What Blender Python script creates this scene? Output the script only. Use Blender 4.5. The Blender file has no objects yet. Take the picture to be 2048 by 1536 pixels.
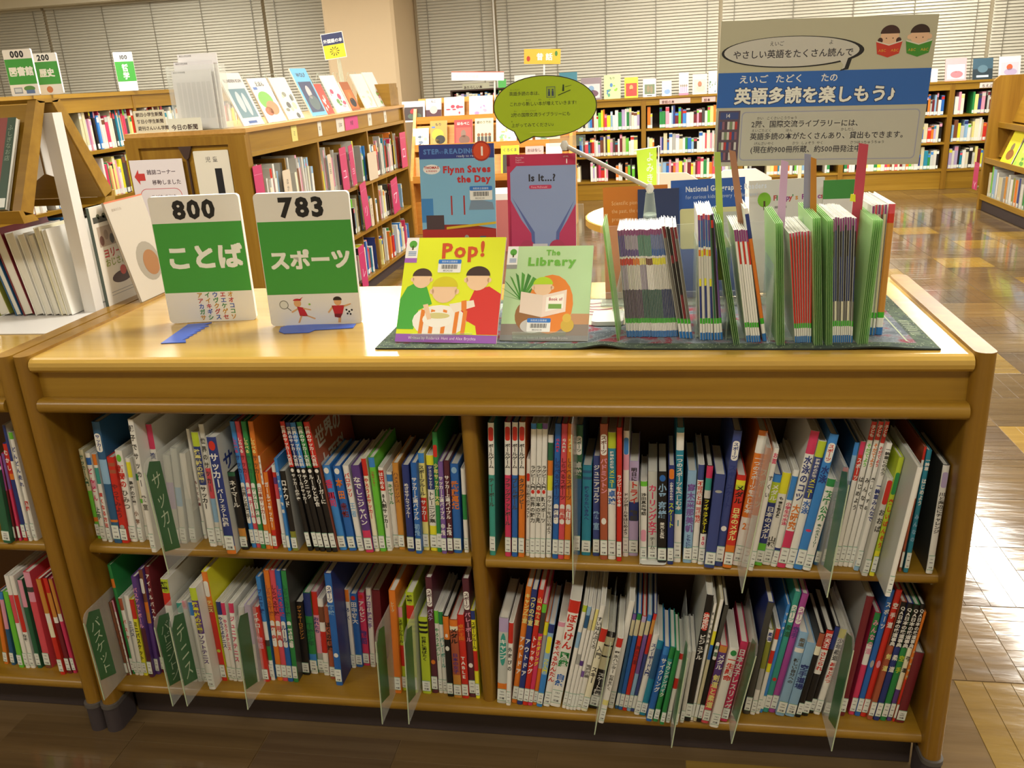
import bpy, math, random
from mathutils import Vector, Matrix
sc = bpy.context.scene
COL = sc.collection
R_ = random.Random(7)
# ---------------------------------------------------------------- camera
CX, CY, CZ = 1.2509, -1.4437, 1.3721
YAW, PIT, ROL, FPX = -0.1750, 0.3413, -0.0579, 1737.6
def _cam():
    sy, cy, sp, cp, sr, cr = math.sin(YAW), math.cos(YAW), math.sin(PIT), math.cos(PIT), math.sin(ROL), math.cos(ROL)
    fw = Vector((sy*cp, cy*cp, -sp)); rt = Vector((cy, -sy, 0)); up = rt.cross(fw)
    return cr*rt+sr*up, cr*up-sr*rt, fw
RT, UP, FW = _cam()
cam = bpy.data.cameras.new('camera'); cam.sensor_fit = 'HORIZONTAL'; cam.sensor_width = 36; cam.lens = FPX/2048*36
cam.clip_start = .02; cam.clip_end = 60
co = bpy.data.objects.new('camera', cam); COL.objects.link(co)
co.matrix_world = Matrix(((RT.x, UP.x, -FW.x, CX), (RT.y, UP.y, -FW.y, CY), (RT.z, UP.z, -FW.z, CZ), (0, 0, 0, 1)))
sc.camera = co
CAM = Vector((CX, CY, CZ))
def hit(u, v, axis, val):
    d = FW*FPX+RT*(u-1024)-UP*(v-768)
    return CAM+d*((val-CAM[axis])/d[axis])
def mpp(P): return (Vector(P)-CAM).dot(FW)/FPX
# ---------------------------------------------------------------- world, exposure
w = bpy.data.worlds.new('world'); sc.world = w; w.use_nodes = True
w.node_tree.nodes['Background'].inputs[0].default_value = (1, .96, .9, 1)
w.node_tree.nodes['Background'].inputs[1].default_value = .02
vs = sc.view_settings; vs.view_transform = 'Standard'; vs.look = 'None'; vs.gamma = 1; vs.use_curve_mapping = False
vs.exposure = 0.25
LIGHT_W = 46; CEIL = 2.75
LIGHTS = [(x, y, 0) for y in (.9, 3.5, 6.1) for x in (-4.6, -1.5, 1.4)] + [(-3.9, 7.6, 0), (1.6, 7.6, 0), (-1.5, -1.6, 0), (1.4, -1.6, 0), (4.3, -1.6, 0)] + [(4.0, y, 1) for y in (.9, 2.4, 3.9, 5.4, 6.8, 8.1)]
# ---------------------------------------------------------------- materials
MATS = {}
def lin(h):
    h = h.lstrip('#')
    return tuple((c/12.92 if c <= .04045 else ((c+.055)/1.055)**2.4) for c in (int(h[i:i+2], 16)/255 for i in (0, 2, 4)))
def mat(h, rough=.45, metal=0, spec=.5, emit=0):
    k = (h, rough, metal, spec, emit)
    if k in MATS: return MATS[k]
    m = bpy.data.materials.new('paint_'+h.strip('#')); m.use_nodes = True
    b = m.node_tree.nodes['Principled BSDF']; c = lin(h)
    b.inputs['Base Color'].default_value = (*c, 1); b.inputs['Roughness'].default_value = rough
    b.inputs['Metallic'].default_value = metal; b.inputs['Specular IOR Level'].default_value = spec
    if emit:
        b.inputs['Emission Color'].default_value = (*c, 1); b.inputs['Emission Strength'].default_value = emit
    MATS[k] = m; return m
def nodes(name):
    m = bpy.data.materials.new(name); m.use_nodes = True; nt = m.node_tree
    return m, nt, nt.nodes['Principled BSDF']
def N(nt, t, **kw):
    n = nt.nodes.new(t)
    for k, v in kw.items():
        if k.startswith('i_'): n.inputs[k[2:].replace('_', ' ')].default_value = v
        else: setattr(n, k, v)
    return n
def ramp(nt, fac, stops):
    r = N(nt, 'ShaderNodeValToRGB'); cr = r.color_ramp
    while len(cr.elements) < len(stops): cr.elements.new(.5)
    for e, (p, c) in zip(cr.elements, stops): e.position = p; e.color = (*lin(c), 1)
    nt.links.new(fac, r.inputs[0]); return r.outputs[0]
def wood(name, c1, c2, c3, axis, rough=.33, var=0.0, scale=1):
    """straight grain running along one axis of the object"""
    m, nt, b = nodes(name); L = nt.links.new
    tc = N(nt, 'ShaderNodeTexCoord'); mp = N(nt, 'ShaderNodeMapping'); L(tc.outputs['Object'], mp.inputs[0])
    s = [38*scale]*3; s['xyz'.index(axis)] = 1.6*scale; mp.inputs['Scale'].default_value = s
    oi = N(nt, 'ShaderNodeObjectInfo')
    ad = N(nt, 'ShaderNodeVectorMath', operation='ADD'); L(mp.outputs[0], ad.inputs[0])
    ml = N(nt, 'ShaderNodeMath', operation='MULTIPLY'); L(oi.outputs['Random'], ml.inputs[0]); ml.inputs[1].default_value = 40
    L(ml.outputs[0], ad.inputs[1])
    n1 = N(nt, 'ShaderNodeTexNoise', i_Scale=1.0, i_Detail=5.0, i_Roughness=.6); L(ad.outputs[0], n1.inputs['Vector'])
    n2 = N(nt, 'ShaderNodeTexNoise', i_Scale=.12, i_Detail=2.0); L(ad.outputs[0], n2.inputs['Vector'])
    mx = N(nt, 'ShaderNodeMix', data_type='FLOAT'); mx.inputs[0].default_value = .45; L(n1.outputs[0], mx.inputs[2]); L(n2.outputs[0], mx.inputs[3])
    col = ramp(nt, mx.outputs[0], [(.3, c1), (.5, c2), (.72, c3)])
    if var:
        hs = N(nt, 'ShaderNodeHueSaturation'); L(col, hs.inputs['Color'])
        mr = N(nt, 'ShaderNodeMapRange'); L(oi.outputs['Random'], mr.inputs[0]); mr.inputs[3].default_value = 1-var; mr.inputs[4].default_value = 1+var
        L(mr.outputs[0], hs.inputs['Value']); col = hs.outputs[0]
    L(col, b.inputs['Base Color']); b.inputs['Roughness'].default_value = rough
    bp = N(nt, 'ShaderNodeBump', i_Strength=.05, i_Distance=.002); L(n1.outputs[0], bp.inputs['Height']); L(bp.outputs[0], b.inputs['Normal'])
    return m
def clear(name, tint, opac, rough=.1):
    """thin clear or tinted plastic sheet: see-through with a surface sheen"""
    m, nt, b = nodes(name); L = nt.links.new
    b.inputs['Base Color'].default_value = (*lin(tint), 1); b.inputs['Roughness'].default_value = rough
    t = N(nt, 'ShaderNodeBsdfTransparent'); t.inputs[0].default_value = (*[.35*c+.65 for c in lin(tint)], 1)
    fr = N(nt, 'ShaderNodeLayerWeight', i_Blend=.25); ma = N(nt, 'ShaderNodeMath', operation='MULTIPLY_ADD', use_clamp=True)
    L(fr.outputs['Facing'], ma.inputs[0]); ma.inputs[1].default_value = .45; ma.inputs[2].default_value = opac
    mx = N(nt, 'ShaderNodeMixShader'); L(ma.outputs[0], mx.inputs[0]); L(t.outputs[0], mx.inputs[1]); L(b.outputs[0], mx.inputs[2])
    L(mx.outputs[0], nt.nodes['Material Output'].inputs[0]); return m
WX = wood('oak_x', '#7d5a14', '#946f1f', '#a5812e', 'x'); WY = wood('oak_y', '#7d5a14', '#946f1f', '#a5812e', 'y'); WZ = wood('oak_z', '#775214', '#8c661e', '#9e792b', 'z')
WTOP = wood('oak_top', '#b08a38', '#bf9a46', '#cba852', 'x', rough=.24); WTOP.node_tree.nodes['Principled BSDF'].inputs['Coat Weight'].default_value = .5; WTOP.node_tree.nodes['Principled BSDF'].inputs['Coat Roughness'].default_value = .16
BASE = mat('#3a3030', .6); SOCK = mat('#3d3436', .85)
ACR = clear('acrylic_clear', '#f4f6f2', .07); ACG = clear('acrylic_edge', '#dfeadf', .16); GRN = clear('green_card', '#467c4c', .6, .3)
GSHEET = clear('green_sheet', '#c4eaa8', .3, .35)
# ---------------------------------------------------------------- glyphs
GL = {}
def glyph(ch, bold):
    k = (ch, bold)
    if k in GL: return GL[k]
    c = bpy.data.curves.new('g', 'FONT'); c.body = ch; c.resolution_u = 2; c.fill_mode = 'FRONT'; c.offset = bold
    o = bpy.data.objects.new('g', c); me = bpy.data.meshes.new_from_object(o)
    v = [(p.co.x, p.co.y) for p in me.vertices]; f = [tuple(p.vertices) for p in me.polygons]
    bpy.data.meshes.remove(me); bpy.data.objects.remove(o); bpy.data.curves.remove(c)
    xs = [p[0] for p in v] or [0]; ys = [p[1] for p in v] or [0]
    GL[k] = (v, f, min(xs), max(xs), min(ys), max(ys)); return GL[k]
# ---------------------------------------------------------------- mesh builder
class MB:
    def __init__(s): s.v = []; s.f = []; s.m = []; s.ms = []; s.sm = []; s.T = None
    def mi(s, m):
        if isinstance(m, str): m = mat(m)
        if m not in s.ms: s.ms.append(m)
        return s.ms.index(m)
    def add(s, vs, fs, m, smooth=False):
        b = len(s.v); i = s.mi(m)
        s.v += [tuple(s.T @ Vector(p)) if s.T else tuple(p) for p in vs]
        for f in fs: s.f.append(tuple(b+k for k in f)); s.m.append(i); s.sm.append(smooth)
        return s
    def box(s, x0, x1, y0, y1, z0, z1, m):
        v = [(x, y, z) for x in (x0, x1) for y in (y0, y1) for z in (z0, z1)]
        return s.add(v, [(0, 1, 3, 2), (4, 6, 7, 5), (0, 4, 5, 1), (2, 3, 7, 6), (0, 2, 6, 4), (1, 5, 7, 3)], m)
    def prism(s, prof, axis, a, b, m, smooth=False):
        """closed profile swept along an axis; profile coordinates are the two other axes in order"""
        o = [k for k in range(3) if k != axis]; n = len(prof); v = []
        for t in (a, b):
            for p in prof:
                q = [0, 0, 0]; q[axis] = t; q[o[0]] = p[0]; q[o[1]] = p[1]; v.append(q)
        s.add(v, [(i, (i+1) % n, n+(i+1) % n, n+i) for i in range(n)], m, smooth)
        s.add(v, [tuple(range(n))[::-1], tuple(range(n, 2*n))], m); return s
    def tube(s, pts, r, m, n=8, cap=True):
        pts = [Vector(p) for p in pts]; rings = []
        for i, p in enumerate(pts):
            d = (pts[min(i+1, len(pts)-1)]-pts[max(i-1, 0)]).normalized()
            a = d.orthogonal().normalized() if i == 0 else (A-d*A.dot(d)).normalized()
            A = a; bb = d.cross(a); rr = r[i] if isinstance(r, (list, tuple)) else r
            rings.append([p+(a*math.cos(2*math.pi*k/n)+bb*math.sin(2*math.pi*k/n))*rr for k in range(n)])
        v = [q for g in rings for q in g]; f = []
        for i in range(len(rings)-1):
            for k in range(n): f.append((i*n+k, i*n+(k+1) % n, (i+1)*n+(k+1) % n, (i+1)*n+k))
        s.add(v, f, m, True)
        if cap: s.add(v, [tuple(range(n))[::-1], tuple(range(len(v)-n, len(v)))], m)
        return s
    def flat(s, pts, m, lay=1):
        """flat print: polygon (u,v) on the local x/z plane, facing -y"""
        return s.add([(p[0], -.00018*lay, p[1]) for p in pts], [tuple(range(len(pts)))], m)
    def rect(s, u0, u1, v0, v1, m, lay=1, r=0):
        if not r: return s.flat([(u0, v0), (u1, v0), (u1, v1), (u0, v1)], m, lay)
        p = []
        for cx, cy, a0 in ((u1-r, v0+r, -90), (u1-r, v1-r, 0), (u0+r, v1-r, 90), (u0+r, v0+r, 180)):
            for k in range(5): a = math.radians(a0+22.5*k); p.append((cx+r*math.cos(a), cy+r*math.sin(a)))
        return s.flat(p, m, lay)
    def disc(s, u, v, ru, rv, m, lay=1, n=20, a0=0, a1=360, rot=0):
        p = []
        for k in range(n+(a1-a0 < 360)):
            a = math.radians(a0+(a1-a0)*k/n); x, y = ru*math.cos(a), rv*math.sin(a); c, q = math.cos(rot), math.sin(rot); p.append((u+x*c-y*q, v+x*q+y*c))
        return s.flat(p, m, lay)
    def text(s, t, u, v, h, m, lay=2, bold=.0, sx=1, vert=False, center=False, pitch=None, rot=0):
        """horizontal: (u,v) left baseline, h = letter size; vertical: (u,v) top centre, h = cell width, pitch = cell height"""
        if vert:
            p = pitch or h*1.05
            for k, ch in enumerate(t):
                if ch == ' ': continue
                ch = {'ー': '丨', '(': '︵', ')': '︶', '「': '﹁', '」': '﹂'}.get(ch, ch)
                V, F, x0, x1, y0, y1 = glyph(ch, bold)
                if not V: continue
                sc_ = h; sy_ = min(h, p*.96) if p < h else min(p*.96, h*1.4)
                cx = (x0+x1)/2 if ord(ch) < 0x3000 else .5
                s.add([(u+(a-cx)*sc_*sx, -.00018*lay, v-(k+.5)*p+(b-.36)*sy_) for a, b in V], F, m)
            return s
        wd = []
        for ch in t:
            V, F, x0, x1, y0, y1 = glyph(ch, bold)
            wd.append(.32 if ch in ' ' else (1.0 if ord(ch) >= 0x3000 else x1+.07))
        tot = sum(wd)*h*sx; x = u-(tot/2 if center else 0); c, q = math.cos(rot), math.sin(rot); u0 = x
        for ch, a_ in zip(t, wd):
            dense = bold > .016 and ord(ch) >= 0x2600
            V, F, *_ = glyph(ch, .012 if dense else bold)
            if V:
                for i_, (dx, dy) in enumerate([(i*(bold-.012)*.8, j*(bold-.012)*.8) for i, j in ((-1, -1), (1, -1), (1, 1), (-1, 1), (0, 0))] if dense else [(0, 0)]):
                    L = []
                    for a, b in V:
                        X, Y = x+(a+dx)*h*sx-u0, (b+dy)*h; L.append((u0+X*c-Y*q, -.00018*lay-(.00003*(i_+1) if dense else 0), v+X*q+Y*c))
                    s.add(L, F, m)
            x += a_*h*sx
        return s
    def mesh(s, name):
        me = bpy.data.meshes.new(name); me.from_pydata(s.v, [], s.f)
        for m in s.ms: me.materials.append(m)
        me.polygons.foreach_set('material_index', s.m); me.polygons.foreach_set('use_smooth', s.sm); me.update(); return me
def obj(name, mb, parent=None, M=None, me=None):
    o = bpy.data.objects.new(name, me or mb.mesh(name)); COL.objects.link(o)
    if parent: o.parent = parent
    if M is not None: o.matrix_basis = M
    return o
def empty(name, loc=(0, 0, 0), rz=0, M=None):
    o = bpy.data.objects.new(name, None); COL.objects.link(o); o.empty_display_size = .05
    o.matrix_basis = M if M is not None else Matrix.Translation(loc) @ Matrix.Rotation(rz, 4, 'Z'); return o
def tag(o, label, cat, group=None):
    o['label'] = label; o['category'] = cat
    if group: o['group'] = group
    return o
def struct(name, mb, M=None):
    o = obj(name, mb, None, M); o['kind'] = 'structure'; return o
def bx(x0, x1, y0, y1, z0, z1, m): return MB().box(x0, x1, y0, y1, z0, z1, m)
def nose(y0, y1, z0, z1, r=None):
    """profile (y,z) of a board with a rounded front edge at y0"""
    r = r or (z1-z0)/2; p = [(y1, z0), (y1, z1)]
    for k in range(7):
        a = math.radians(90+30*k) if r >= (z1-z0)/2-1e-6 else math.radians(90+30*k)
        p.append((y0+r+r*math.cos(a), (z0+z1)/2+((z1-z0)/2)*math.sin(a)))
    return p
def place(x, y, z, rz=0, tilt=0, lean=0):
    """base point, turn about the vertical, tilt backwards, lean sideways"""
    return Matrix.Translation((x, y, z)) @ Matrix.Rotation(rz, 4, 'Z') @ Matrix.Rotation(-tilt, 4, 'X') @ Matrix.Rotation(lean, 4, 'Y')
# ---------------------------------------------------------------- room
RX0, RX1, RY0, RY1 = -7.6, 7.4, -3.2, 8.9
def floor_mat(name, c1, c2, c3, var):
    m = wood(name, c1, c2, c3, 'x', rough=.13, var=var, scale=.8); b = m.node_tree.nodes['Principled BSDF']
    nt = m.node_tree; L = nt.links.new
    tc = N(nt, 'ShaderNodeTexCoord'); mp = N(nt, 'ShaderNodeMapping'); mp.inputs['Scale'].default_value = (1.2, 5, 1); L(tc.outputs['Object'], mp.inputs[0])
    nz = N(nt, 'ShaderNodeTexNoise', i_Scale=3.0, i_Detail=4.0); L(mp.outputs[0], nz.inputs['Vector'])
    bp = N(nt, 'ShaderNodeBump', i_Strength=.10, i_Distance=.02); L(nz.outputs[0], bp.inputs['Height']); L(bp.outputs[0], b.inputs['Normal'])
    b.inputs['Coat Weight'].default_value = .35; b.inputs['Coat Roughness'].default_value = .05
    return m
FLM = floor_mat('parquet', '#54422a', '#685438', '#7a6444', .0)
TILE = [floor_mat('parquet_tile_'+str(k), *c, .16) for k, c in enumerate([('#503e28', '#645034', '#765f3e'), ('#6c5428', '#84682f', '#967a3a'), ('#48392a', '#5a4834', '#6a5840')])]
fl = struct('floor', bx(RX0, RX1, RY0, RY1, -.1, -.0015, FLM))
TS = .3085
tm = []
for m in TILE:
    for ax in (0, 1):
        b = MB(); e = .0012; h = TS/2
        n = 5
        for k in range(n):
            a0, a1 = -h+e+k*(2*h-2*e)/n, -h+e+(k+1)*(2*h-2*e)/n-.0006
            q = (a0, a1, -h+e, h-e) if ax else (-h+e, h-e, a0, a1)
            b.add([(q[0], q[2], -.0012), (q[1], q[2], -.0012), (q[1], q[3], -.0012), (q[0], q[3], -.0012), (q[0]+.0006, q[2]+.0006, 0), (q[1]-.0006, q[2]+.0006, 0), (q[1]-.0006, q[3]-.0006, 0), (q[0]+.0006, q[3]-.0006, 0)],
                  [(4, 5, 6, 7), (0, 1, 5, 4), (1, 2, 6, 5), (2, 3, 7, 6), (3, 0, 4, 7)], m)
        tm.append(b.mesh('floor_tile'))
cand = []
for j in range(-5, 28):
    y = .038+TS*(j+.5)
    off = TS/2 if j == 1 else 0
    for i in range(-10, 20):
        x = .077+TS*(i+.5)+off
        if -1.9 < x < 1.8+.1 and .05 < y < .55: continue
        d = Vector((x, y, 0))-CAM; t = d.dot(FW)
        if t < .1: continue
        u, v = 1024+FPX*d.dot(RT)/t, 768-FPX*d.dot(UP)/t
        if not (-150 < u < 2200 and 300 < v < 1750): continue
        if y > .5 and not (x > 1.6 or (-.8 < x < 0 and 4 < y < 6)): continue
        if y > 8.4 or (x > 4.1 and y < 7.2): continue
        cand.append((d.length, x, y))
for d, x, y in sorted(cand)[:300]:
    k = R_.choice([0, 0, 0, 1, 2, 2, 2]); o = obj('floor_tile', None, fl, Matrix.Translation((x, y, 0)), me=tm[2*k+R_.randint(0, 1)])
WALL = mat('#c9bda0', .8); CEILM = mat('#e4e0d2', .9); PIL = mat('#cbb592', .8)
struct('wall_back', bx(RX0, RX1, RY1, RY1+.15, 0, CEIL, WALL)); struct('wall_left', bx(RX0-.15, RX0, RY0, RY1, 0, CEIL, WALL))
struct('wall_right', bx(RX1, RX1+.15, RY0, RY1, 0, CEIL, WALL)); struct('wall_front', bx(RX0, RX1, RY0-.15, RY0, 0, CEIL, WALL))
struct('ceiling', bx(RX0, RX1, RY0, RY1, CEIL, CEIL+.1, CEILM))
struct('trim_1', bx(RX0, -2.2, RY1-.28, RY1-.001, 2.43, CEIL-.001, mat('#cfc8b2', .8)))
pl = MB(); pl.prism([(-2.22, RY1-.001), (-2.22, 8.06), (-2.19, 8.03), (-1.477, 8.03), (-1.447, 8.06), (-1.447, RY1-.001)], 2, 0, CEIL-.001, PIL)
struct('wall_pillar', pl)
# window blinds: slats too fine to pick apart singly
SLAT = mat('#c0bcac', .6)
def blind(x0, x1, z0, z1, label):
    o = empty('window_blind', (x0, RY1-.06, z0)); W = x1-x0; H = z1-z0
    obj('headrail', bx(0, W, -.03, .03, H, H+.05, mat('#a9a493', .5)), o)
    obj('bottom_rail', bx(0, W, -.012, .012, -.02, 0, mat('#a9a493', .5)), o)
    b = MB(); n = int(H/.0315)
    for k in range(n):
        z = k*.0315+.01; b.add([(0, -.012, z), (W, -.012, z), (W, -.004, z+.018), (0, -.004, z+.018), (W, .009, z+.036), (0, .009, z+.036)], [(0, 1, 2, 3), (3, 2, 4, 5)], SLAT, True)
    s = obj('slats', b, o); s['kind'] = 'stuff'
    c = MB(); k = max(2, int(W/.6)+1)
    for i in range(k):
        x = .12+(W-.24)*i/(k-1); c.box(x-.004, x+.004, -.018, -.015, 0, H, '#7d796b')
    obj('ladder_cords', c, o)
    tag(o, label, 'blind', 'closed venetian blinds along the back wall')
blind(-7.5, -6.0, 1.0, 2.40, 'closed grey venetian blind in the corner beyond the number 000 sign')
blind(-5.96, -3.23, 1.0, 2.40, 'wide closed grey venetian blind behind the number 100 sign')
blind(-3.19, -2.25, 1.0, 2.40, 'narrow closed grey venetian blind just beside the beige pillar')
blind(-1.40, -.55, .95, 2.5, 'closed grey venetian blind behind the tall orange picture-book rack')
blind(-.50, 1.9, .95, 2.5, 'wide closed grey venetian blind behind the yellow folk tale sign')
blind(1.94, 4.6, .95, 2.5, 'wide closed grey venetian blind behind the large blue and beige poster')
blind(4.64, 7.2, .95, 2.5, 'closed grey venetian blind above the far end of wall bookcases')
md = MB(); md.tube([(-.527, RY1-.1, 2.6), (-.527, RY1-.1, 1.0)], .012, '#d8d6cc'); 
tag(obj('blind_wand', md), 'pale rod hanging between two blinds behind the white rack sign', 'rod')
# ceiling lights
for i, (x, y, along) in enumerate(LIGHTS):
    o = empty('ceiling_light', (x, y, CEIL-.07), math.radians(90)*along)
    f = MB(); f.box(-.66, .66, -.18, .18, .03, .068, '#e6e4dc'); f.box(-.66, .66, -.18, -.165, -.005, .03, '#e6e4dc'); f.box(-.66, .66, .165, .18, -.005, .03, '#e6e4dc'); obj('housing', f, o)
    obj('diffuser', bx(-.63, .63, -.16, .16, 0, .012, mat('#fff6e6', .5, 0, .2, 6)), o)
    L = bpy.data.lights.new('lamp', 'AREA'); L.shape = 'RECTANGLE'; L.size = 1.25; L.size_y = .3; L.energy = LIGHT_W*(.4 if y < 0 else .95 if y < 3 else 1.2 if y < 7 else .55)*(.72 if along else 1); L.color = (1, .965, .88)
    lo = bpy.data.objects.new('lamp', L); COL.objects.link(lo); lo.parent = o; lo.location = (0, 0, -.012)
    tag(o, 'rectangular white fluorescent ceiling light with a glowing diffuser', 'ceiling light', 'fluorescent lights in rows on the ceiling')
# ---------------------------------------------------------------- low bookcases
Z1, Z2, ZT, UW = .4615, .111, .899, 1.8
def stadium(x0, x1, y0, y1, r, n=6):
    p = []
    for cx, cy, a0 in ((x1-r, y0+r, -90), (x1-r, y1-r, 0), (x0+r, y1-r, 90), (x0+r, y0+r, 180)):
        for k in range(n+1): a = math.radians(a0+90*k/n); p.append((cx+r*math.cos(a), cy+r*math.sin(a)))
    return p
def low_bookcase(x):
    o = empty('low_bookcase', (x, 0, 0)); t = .035
    for a in (0, UW-t):
        b = MB(); b.prism(stadium(a, a+t, 0, .58, .0165), 2, .071, .905, WZ, True); p = obj('side_panel', b, o)
        for y0 in (-.004, .5):
            b = MB(); b.prism(stadium(a-.002, a+t+.002, y0, y0+.084, .019), 2, 0, .066, SOCK, True); b.prism(stadium(a-.0035, a+t+.0035, y0-.002, y0+.086, .019), 2, .064, .074, mat('#55504c', .6), True); obj('foot_cover', b, p)
    b = MB(); b.prism(nose(.002, .578, .869, ZT, .0155), 0, t, UW-t, WTOP, False); obj('top_board', b, o)
    obj('fascia', bx(t, UW-t, .024, .044, .80, .869, WX), o)
    b = MB(); b.prism(nose(-.002, .05, .785, .8145), 0, t-.001, UW-t+.001, WX, True); obj('front_rail', b, o)
    obj('back_panel', bx(t, UW-t, .285, .295, Z2, .868, mat('#5a3c1c', .6)), o)
    b = MB(); b.prism(nose(.025, .555, .0865, Z2), 0, t-.001, UW-t+.001, WX, True); obj('bottom_shelf', b, o)
    b = MB(); b.prism(stadium(.8825, .9125, .045, .285, .0145), 2, Z2, .80, WZ, True); obj('center_divider', b, o)
    for x0, x1 in ((t, .8825), (.9125, UW-t)):
        b = MB(); b.prism(nose(.045, .285, .438, Z1), 0, x0, x1, WX, True); obj('shelf', b, o)
    for a in (.0352, UW-.0352-.004):
        for z in (.425, .428, ): pass
        obj('shelf_pin', MB().box(a, a+.004, .07, .075, .425, .43, mat('#c8c4b8', .3, 1)), o)
    obj('plinth', bx(t+.002, UW-t-.002, .075, .5, 0, .0865, BASE), o)
    return o
tag(low_bookcase(0), 'low oak bookcase with two open bays carrying the 800 and 783 number signs', 'bookcase', 'low oak bookcases in one row')
tag(low_bookcase(-1.806), 'low oak bookcase carrying the white book stand with wooden slanted trays', 'bookcase', 'low oak bookcases in one row')
# ---------------------------------------------------------------- books
PAL = dict(W='#e9e7df', w='#d4d2c8', G='#a9a9a3', g='#c4c6bf', K='#1e1b1b', N='#2b3a7c', n='#3c4a86', B='#2a66b4', b='#3d86d0', L='#8fb6d6', T='#2a86a0', t='#3c9a8c', E='#2f8a48', e='#2a6244', M='#6cc23c',
           Y='#e6e032', y='#e9df8a', O='#dd7a28', o='#c88a3a', R='#cc3024', r='#d8505c', P='#d23a62', p='#e09ab0', U='#5c3d84', u='#7a5aa0', S='#7a4a32', s='#a9583c', D='#74242c', d='#5a2a36', C='#ece6c8', c='#cfc6a0', V='#8a8c34', v='#b9cc34', A='#b7a6cc', X='#45443f', x='#6a675f', H='#2f5d86', J='#a84a9a')
CN = dict(W='white', w='off-white', G='grey', g='pale grey', K='black', N='navy', n='dark blue', B='blue', b='bright blue', L='light blue', T='teal', t='sea-green', E='green', e='dark green', M='lime', Y='yellow', y='pale yellow', O='orange', o='amber', R='red', r='coral', P='crimson', p='pale pink', U='purple', u='violet', S='brown', s='rust', D='maroon', d='plum', C='cream', c='beige', V='olive', v='yellow-green', A='lilac', X='charcoal', x='dark grey', H='steel-blue', J='magenta')
PAGE = mat('#d9d6c8', .85); STK = mat('#e4e8e0', .5); LINE = mat('#6aa888', .5); INK = mat('#3a3a3c', .6)
def cov(k): return mat(PAL[k], .38)
def parse(s):
    out = []
    for q in s.split():
        out.append((q[0], float(q[1:]) if len(q) > 1 else 1.0))
    return out
def make_book(name, M, t, h, d, bands, marks='', side=None, sticker=True, pale=False, rnd=True):
    """spine faces -y; local x = thickness, z = height, y = depth"""
    b = MB(); f0 = 0; a = t/2; ch = min(.0022, t*.22); big = max(bands, key=lambda q: q[1])[0]
    prev = 0; best = 0
    for k, f in bands:
        if f-prev > best: best = f-prev; big = k
        prev = f
    prev = 0
    for k, f in bands:
        z1, z0 = h*(1-prev), h*(1-f); m = cov(k)
        vv = [(-a, ch, z0), (-a*.62, 0, z0), (a*.62, 0, z0), (a, ch, z0), (-a, ch, z1), (-a*.62, 0, z1), (a*.62, 0, z1), (a, ch, z1)]
        b.add(vv, [(1, 2, 6, 5), (2, 3, 7, 6)] if pale else [(0, 1, 5, 4), (1, 2, 6, 5), (2, 3, 7, 6)], m, rnd); prev = f
        if pale: b.add(vv, [(0, 1, 5, 4)], cov('g'))
    sm = cov(side or big); th = min(.0016, t*.2)
    b.box(-a, -a+th, ch, d, 0, h, sm); b.box(a-th, a, ch, d, 0, h, sm)
    b.box(-a+th, a-th, ch*.6, ch+.001, 0, h, sm)
    o = obj(name, b, None, M)
    obj('pages', bx(-a+th, a-th, ch+.001, d-.003, .002, h-.0025, PAGE), o)
    if sticker:
        q = MB(); wz = min(a*.94, .013); z0 = h*.035; z1 = z0+min(.034, h*.14)
        q.rect(-wz, wz, z0, z1, STK, 1); q.rect(-wz, wz, z1-.0012, z1, LINE, 2); q.rect(-wz, wz, z0, z0+.001, LINE, 2)
        if t > .007:
            s_ = min(wz*.62, .006); q.text('783', 0, z1-.0095, s_, INK, 2, center=True); q.text('児童', 0, z0+.004, s_, INK, 2, .01, center=True)
            q.rect(-wz*.55, wz*.55, (z0+z1)/2-.0006, (z0+z1)/2+.0006, INK, 2)
        obj('spine_label', q, o)
    if marks:
        q = MB()
        for mk in marks.split('/'):
            p = mk.split('~'); z1, z0 = h*(1-float(p[2])), h*(1-float(p[3])); c = cov(p[1])
            if p[0][0] == '>':
                q.T = Matrix.Translation((a+.0003, .012, 0)) @ Matrix.Rotation(math.radians(90), 4, 'Z'); q.text(p[0][1:], 0, z0, z1-z0, c, 2, .03); q.T = None
            elif p[0] == '@': q.rect(-a*.8, a*.8, z0, z1, c, 1.2, r=a*.7 if (z1-z0) > a*1.3 else 0)
            elif p[0] == '#': q.disc(0, (z0+z1)/2, a*.68, (z1-z0)/2, c, 1.2, n=14)
            else:
                n = len(p[0]); pit = (z1-z0)/n; q.text(p[0], 0, z1, min(t*.92, pit*1.2), c, 2, .03, vert=True, pitch=pit)
        obj('spine_title', q, o)
    return o
SEG = dict(a=(140, 820, 5.12), b=(330, 820, 5.12), B=(500, 810, 4.452), C=(950, 820, 4.551), c=(1130, 830, 4.8), d=(1370, 830, 4.389), e=(1620, 830, 4.15), E=(150, 1100, 4.5175), F=(500, 1100, 4.267),
           G=(960, 1130, 4.152), H=(1380, 1130, 3.84), l=(0, 830, 5.689), m=(0, 1090, 4.955))
SER = '@~W~.47~.80'
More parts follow.
